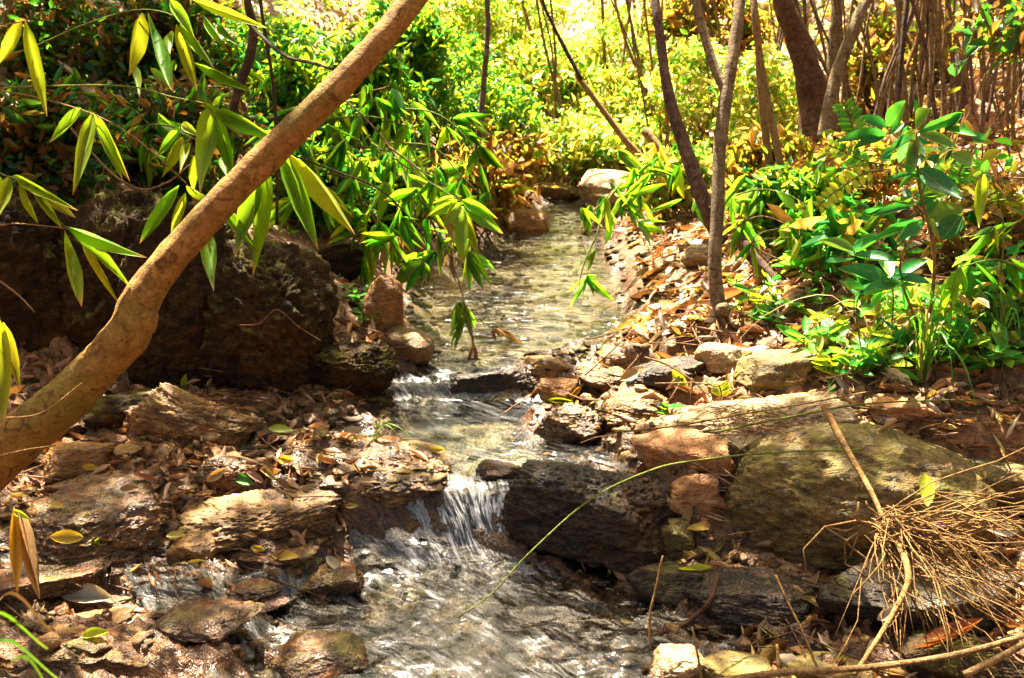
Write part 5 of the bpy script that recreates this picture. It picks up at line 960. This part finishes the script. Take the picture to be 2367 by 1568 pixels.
# ------------------------------------------------------------------ dried grass, stalks, stems
def Z9(x, y): return 1514.9 + x*Z1, 980.9 + y*Z1
dgp = empty('dried_grass', at(1985, 1545, 2.1), 'dried straw coloured grass heads spilling to the right of the mossy boulder', 'dried grass')
def strand(pts, r, mat, parent, name, seg=5, n=4):
    path, rad = px_path([(a, b, d, r*(1-0.5*i_/len(pts))) for i_, (a, b, d) in enumerate(pts)], n); V, F = tube(path, rad, seg); return obj(name, V, F, M[mat], parent)
strand([(1905, 940, 2.62), (1960, 1045, 2.5), (2010, 1130, 2.42), (2045, 1205, 2.35)], 8.5, 'cane', dgp, 'cane', 8)
strand([(2045, 1205, 2.35), (2085, 1275, 2.28), (2100, 1330, 2.22), (2090, 1370, 2.2), (2040, 1460, 2.15), (1975, 1560, 2.1)], 9, 'cane', dgp, 'cane', 8)
KINK = [[(1320, 610), (1240, 595), (1045, 632), (915, 770), (930, 905)], [(1330, 610), (1180, 720), (1045, 632)], [(1320, 615), (1170, 730), (1172, 865), (1250, 900), (1300, 945)], [(1175, 730), (1300, 830), (1400, 890)], [(1400, 580), (1310, 510), (1300, 475)], [(1310, 610), (1175, 660), (1050, 630)], [(1330, 620), (1250, 690), (1205, 810)], [(1255, 480), (1240, 590), (1330, 610)]]
for kp in KINK: strand([(*Z9(x, y), 2.33) for x, y in kp], 3.0, 'cane', dgp, 'strand', 5, 1)
r = np.random.RandomState(6); Vs, Fs, o_ = [], [], 0
for q in range(170):
    a = math.radians(r.choice([r.normal(28, 20), r.normal(28, 20), r.normal(62, 22), r.normal(-6, 10)])); l = r.uniform(150, 430)*(1.15 if abs(a) < 0.9 else 0.75)
    x0, y0 = 2052+r.normal(0, 22), 1222+r.normal(0, 20); d0 = 2.34+r.normal(0, .02); d1 = d0 - 0.20*math.sin(max(a, 0))*l/300 + r.normal(0, .05); bend = r.normal(0, 32)
    p = [(x0, y0, d0, 1.6), (x0+math.cos(a)*l*.35-math.sin(a)*bend, y0+math.sin(a)*l*.35+math.cos(a)*bend, d0*.65+d1*.35, 1.6), (x0+math.cos(a)*l*.7, y0+math.sin(a)*l*.7+abs(r.normal(0, 14)), d0*.3+d1*.7, 1.4), (x0+math.cos(a)*l+r.normal(0, 22), y0+math.sin(a)*l+abs(r.normal(0, 60)), d1, 1.0)]
    path, rad = px_path(p, 2); V, F = tube(path, rad*r.uniform(.7, 1.3), 4); Vs.append(V); Fs += [tuple(i_+o_ for i_ in f) for f in F]; o_ += len(V)
prop(obj('straw', np.vstack(Vs), Fs, M['cane'], dgp), kind='stuff')
for nm, lab, cat, pts, rr, m in [
    ('grass_stalk', 'long green grass stem arching over the black fronted boulder', 'stem', [(1990, 1040, 2.75), (1800, 1045, 2.6), (1607, 1065, 2.45), (1502, 1088, 2.4), (1364, 1155, 2.36), (1222, 1280, 2.32), (1139, 1370, 2.34), (1057, 1428, 2.36)], 2.6, 'stem_green'),
    ('bare_stalk', 'bare tan stalk standing in the shaded pool', 'stalk', [(1503, 1500, 2.2), (1502, 1425, 2.2), (1515, 1365, 2.2), (1532, 1285, 2.2)], 3.4, 'cane'), ('bare_stalk', 'long bare stalk leaning left beside the dried grass', 'stalk', [(1892, 1550, 2.1), (1850, 1450, 2.12), (1820, 1390, 2.14), (1793, 1330, 2.16)], 3.2, 'cane'),
    ('bare_stalk', 'short bare stalk at the bottom edge, thin one', 'stalk', [(1625, 1590, 2.05), (1612, 1510, 2.06), (1600, 1450, 2.07)], 3.2, 'cane'), ('bare_stalk', 'thick broken stalk at the bottom edge', 'stalk', [(1803, 1600, 2.05), (1800, 1540, 2.06), (1796, 1490, 2.07)], 5, 'cane'),
    ('fallen_branch', 'bent bare branch lying along the bottom right edge', 'branch', [(1640, 1580, 1.95), (1800, 1556, 1.95), (1950, 1548, 1.95), (2080, 1535, 1.95), (2200, 1515, 1.95), (2300, 1490, 1.95), (2460, 1440, 1.95)], 9, 'cane_dark'), ('fallen_branch', 'thin branch below the bent bare branch at the corner', 'branch', [(2230, 1560, 1.9), (2310, 1520, 1.9), (2420, 1460, 1.9)], 9, 'cane_dark'),
    ('grass_stalk', 'curved yellow stem over the long fractured ledge', 'stem', [(1490, 826, 3.3), (1540, 842, 3.28), (1600, 880, 3.24), (1642, 918, 3.2)], 2.6, 'cane'), ('twig', 'thin twig sticking up at the pool corner', 'twig', [(1352, 868, 3.55), (1405, 820, 3.5), (1465, 762, 3.5)], 2.0, 'twig'), ('twig', 'forked dry twig on the face of the huge dark boulder', 'twig', [(555, 752, 3.0), (600, 748, 2.98), (640, 716, 2.96), (690, 755, 2.98), (742, 788, 3.0)], 1.8, 'twig'),
    ('grass_stalk', 'long thin stem lying across the long pale slab', 'stem', [(1420, 1000, 3.0), (1560, 985, 2.95), (1700, 960, 2.93), (1850, 935, 2.95), (2010, 905, 3.05)], 2.4, 'cane'), ('grass_stalk', 'second thin stem trailing from the slab to the grass tuft', 'stem', [(1650, 1000, 2.9), (1820, 965, 2.9), (1990, 935, 2.95), (2200, 925, 3.0), (2400, 930, 3.0)], 2.6, 'stem_green'),
    ('twig', 'brown stick leaning across the orange blocks', 'twig', [(1540, 1040, 2.75), (1620, 1080, 2.7), (1690, 1120, 2.68)], 3.0, 'twig'), ('bamboo_sheath', 'flat tan bamboo strip standing behind the mossy boulder', 'strip', [(1930, 1085, 2.85), (1990, 1030, 2.85), (2070, 970, 2.9)], 8, 'cane'),
    ('vine', 'arched brown vine above the rock wall', 'vine', [(150, 280, 3.2), (210, 350, 3.15), (270, 410, 3.1), (330, 438, 3.1), (390, 420, 3.1), (440, 380, 3.1)], 3.0, 'twig'), ('vine', 'dark twisted branch reaching to the diagonal trunk top', 'vine', [(540, 20, 3.5), (600, 80, 3.4), (660, 130, 3.3), (720, 145, 3.2), (770, 160, 3.0)], 5, 'twig_dark'),
    ('vine', 'thin dark stem crossing the bamboo thicket', 'vine', [(620, 340, 3.7), (760, 390, 3.7), (880, 440, 3.75), (960, 520, 3.8), (1010, 590, 3.85)], 2.2, 'twig_dark'), ('root', 'wet brown root running down from the mossy boulder', 'root', [(1660, 1330, 2.35), (1640, 1390, 2.3), (1600, 1430, 2.28), (1570, 1450, 2.25), (1540, 1460, 2.25), (1510, 1470, 2.22), (1480, 1480, 2.22)], 6, 'bark_red'),
    ('dry_stalk', 'dry stem crossing the base of the leaning trunk', 'stem', [(0, 967, 2.05), (95, 955, 2.05), (190, 885, 2.08)], 2.4, 'cane'), ('dry_stalk', 'short dry stem poking in at the left edge below the trunk', 'stem', [(-10, 1056, 2.05), (60, 1040, 2.05), (130, 1030, 2.06)], 2.4, 'cane'), ('dry_stalk', 'thin dry stem in the shade left of the bent trunk', 'stem', [(0, 650, 2.6), (45, 685, 2.6), (80, 722, 2.62)], 2.2, 'twig')]:
    if nm == 'root': pts = [(a, b, to_px(surf(a, b)[0])[2]-0.012) for a, b, d in pts]
    path, rad = px_path([(a, b, d, rr*(1-0.35*i_/len(pts))) for i_, (a, b, d) in enumerate(pts)], 6); V, F = tube(path, rad, 7, 0.08, 30); prop(obj(nm, V, F, M[m], loc=path[0]), lab, cat)
bp = at(968, 445, 4.6); bst = empty('dry_leaf_burst', bp, 'pale starburst of dry leaves in the bamboo thicket', 'plant'); rb = random.Random(3)
strand([(930, 330, 4.7), (950, 400, 4.65), (968, 440, 4.6)], 2.0, 'twig', bst, 'stem')
for q in range(16):
    a = q/16*6.28+rb.gauss(0, .15); l = rb.uniform(.05, .10); leaf(bp, bp+np.array([math.cos(a)*l, rb.gauss(-.02, .02), math.sin(a)*l-0.015]), l*0.2, 'bamboo', 'grey_leaf', bst)
# heap of reddish straw on the slab
c_ = surf(1745, 975)[0]; r = np.random.RandomState(9); Vs, Fs, o_ = [], [], 0
for q in range(110):
    p = c_ + r.normal(0, 1, 3)*[0.09, 0.05, 0.012] + [0, 0, 0.015]; a = r.uniform(0, 6.28); l = r.uniform(.06, .2); d = np.array([math.cos(a), math.sin(a)*.6, r.normal(.05, .25)])
    V, F = tube(np.array([p-d*l/2, p+[0, 0, .008], p+d*l/2]), [.0016, .0016, .001], 4); Vs.append(V); Fs += [tuple(i_+o_ for i_ in f) for f in F]; o_ += len(V)
prop(obj('straw_heap', np.vstack(Vs), Fs, M['dead'], loc=c_), 'loose heap of reddish dry needles on the long pale slab', 'straw', kind='stuff')
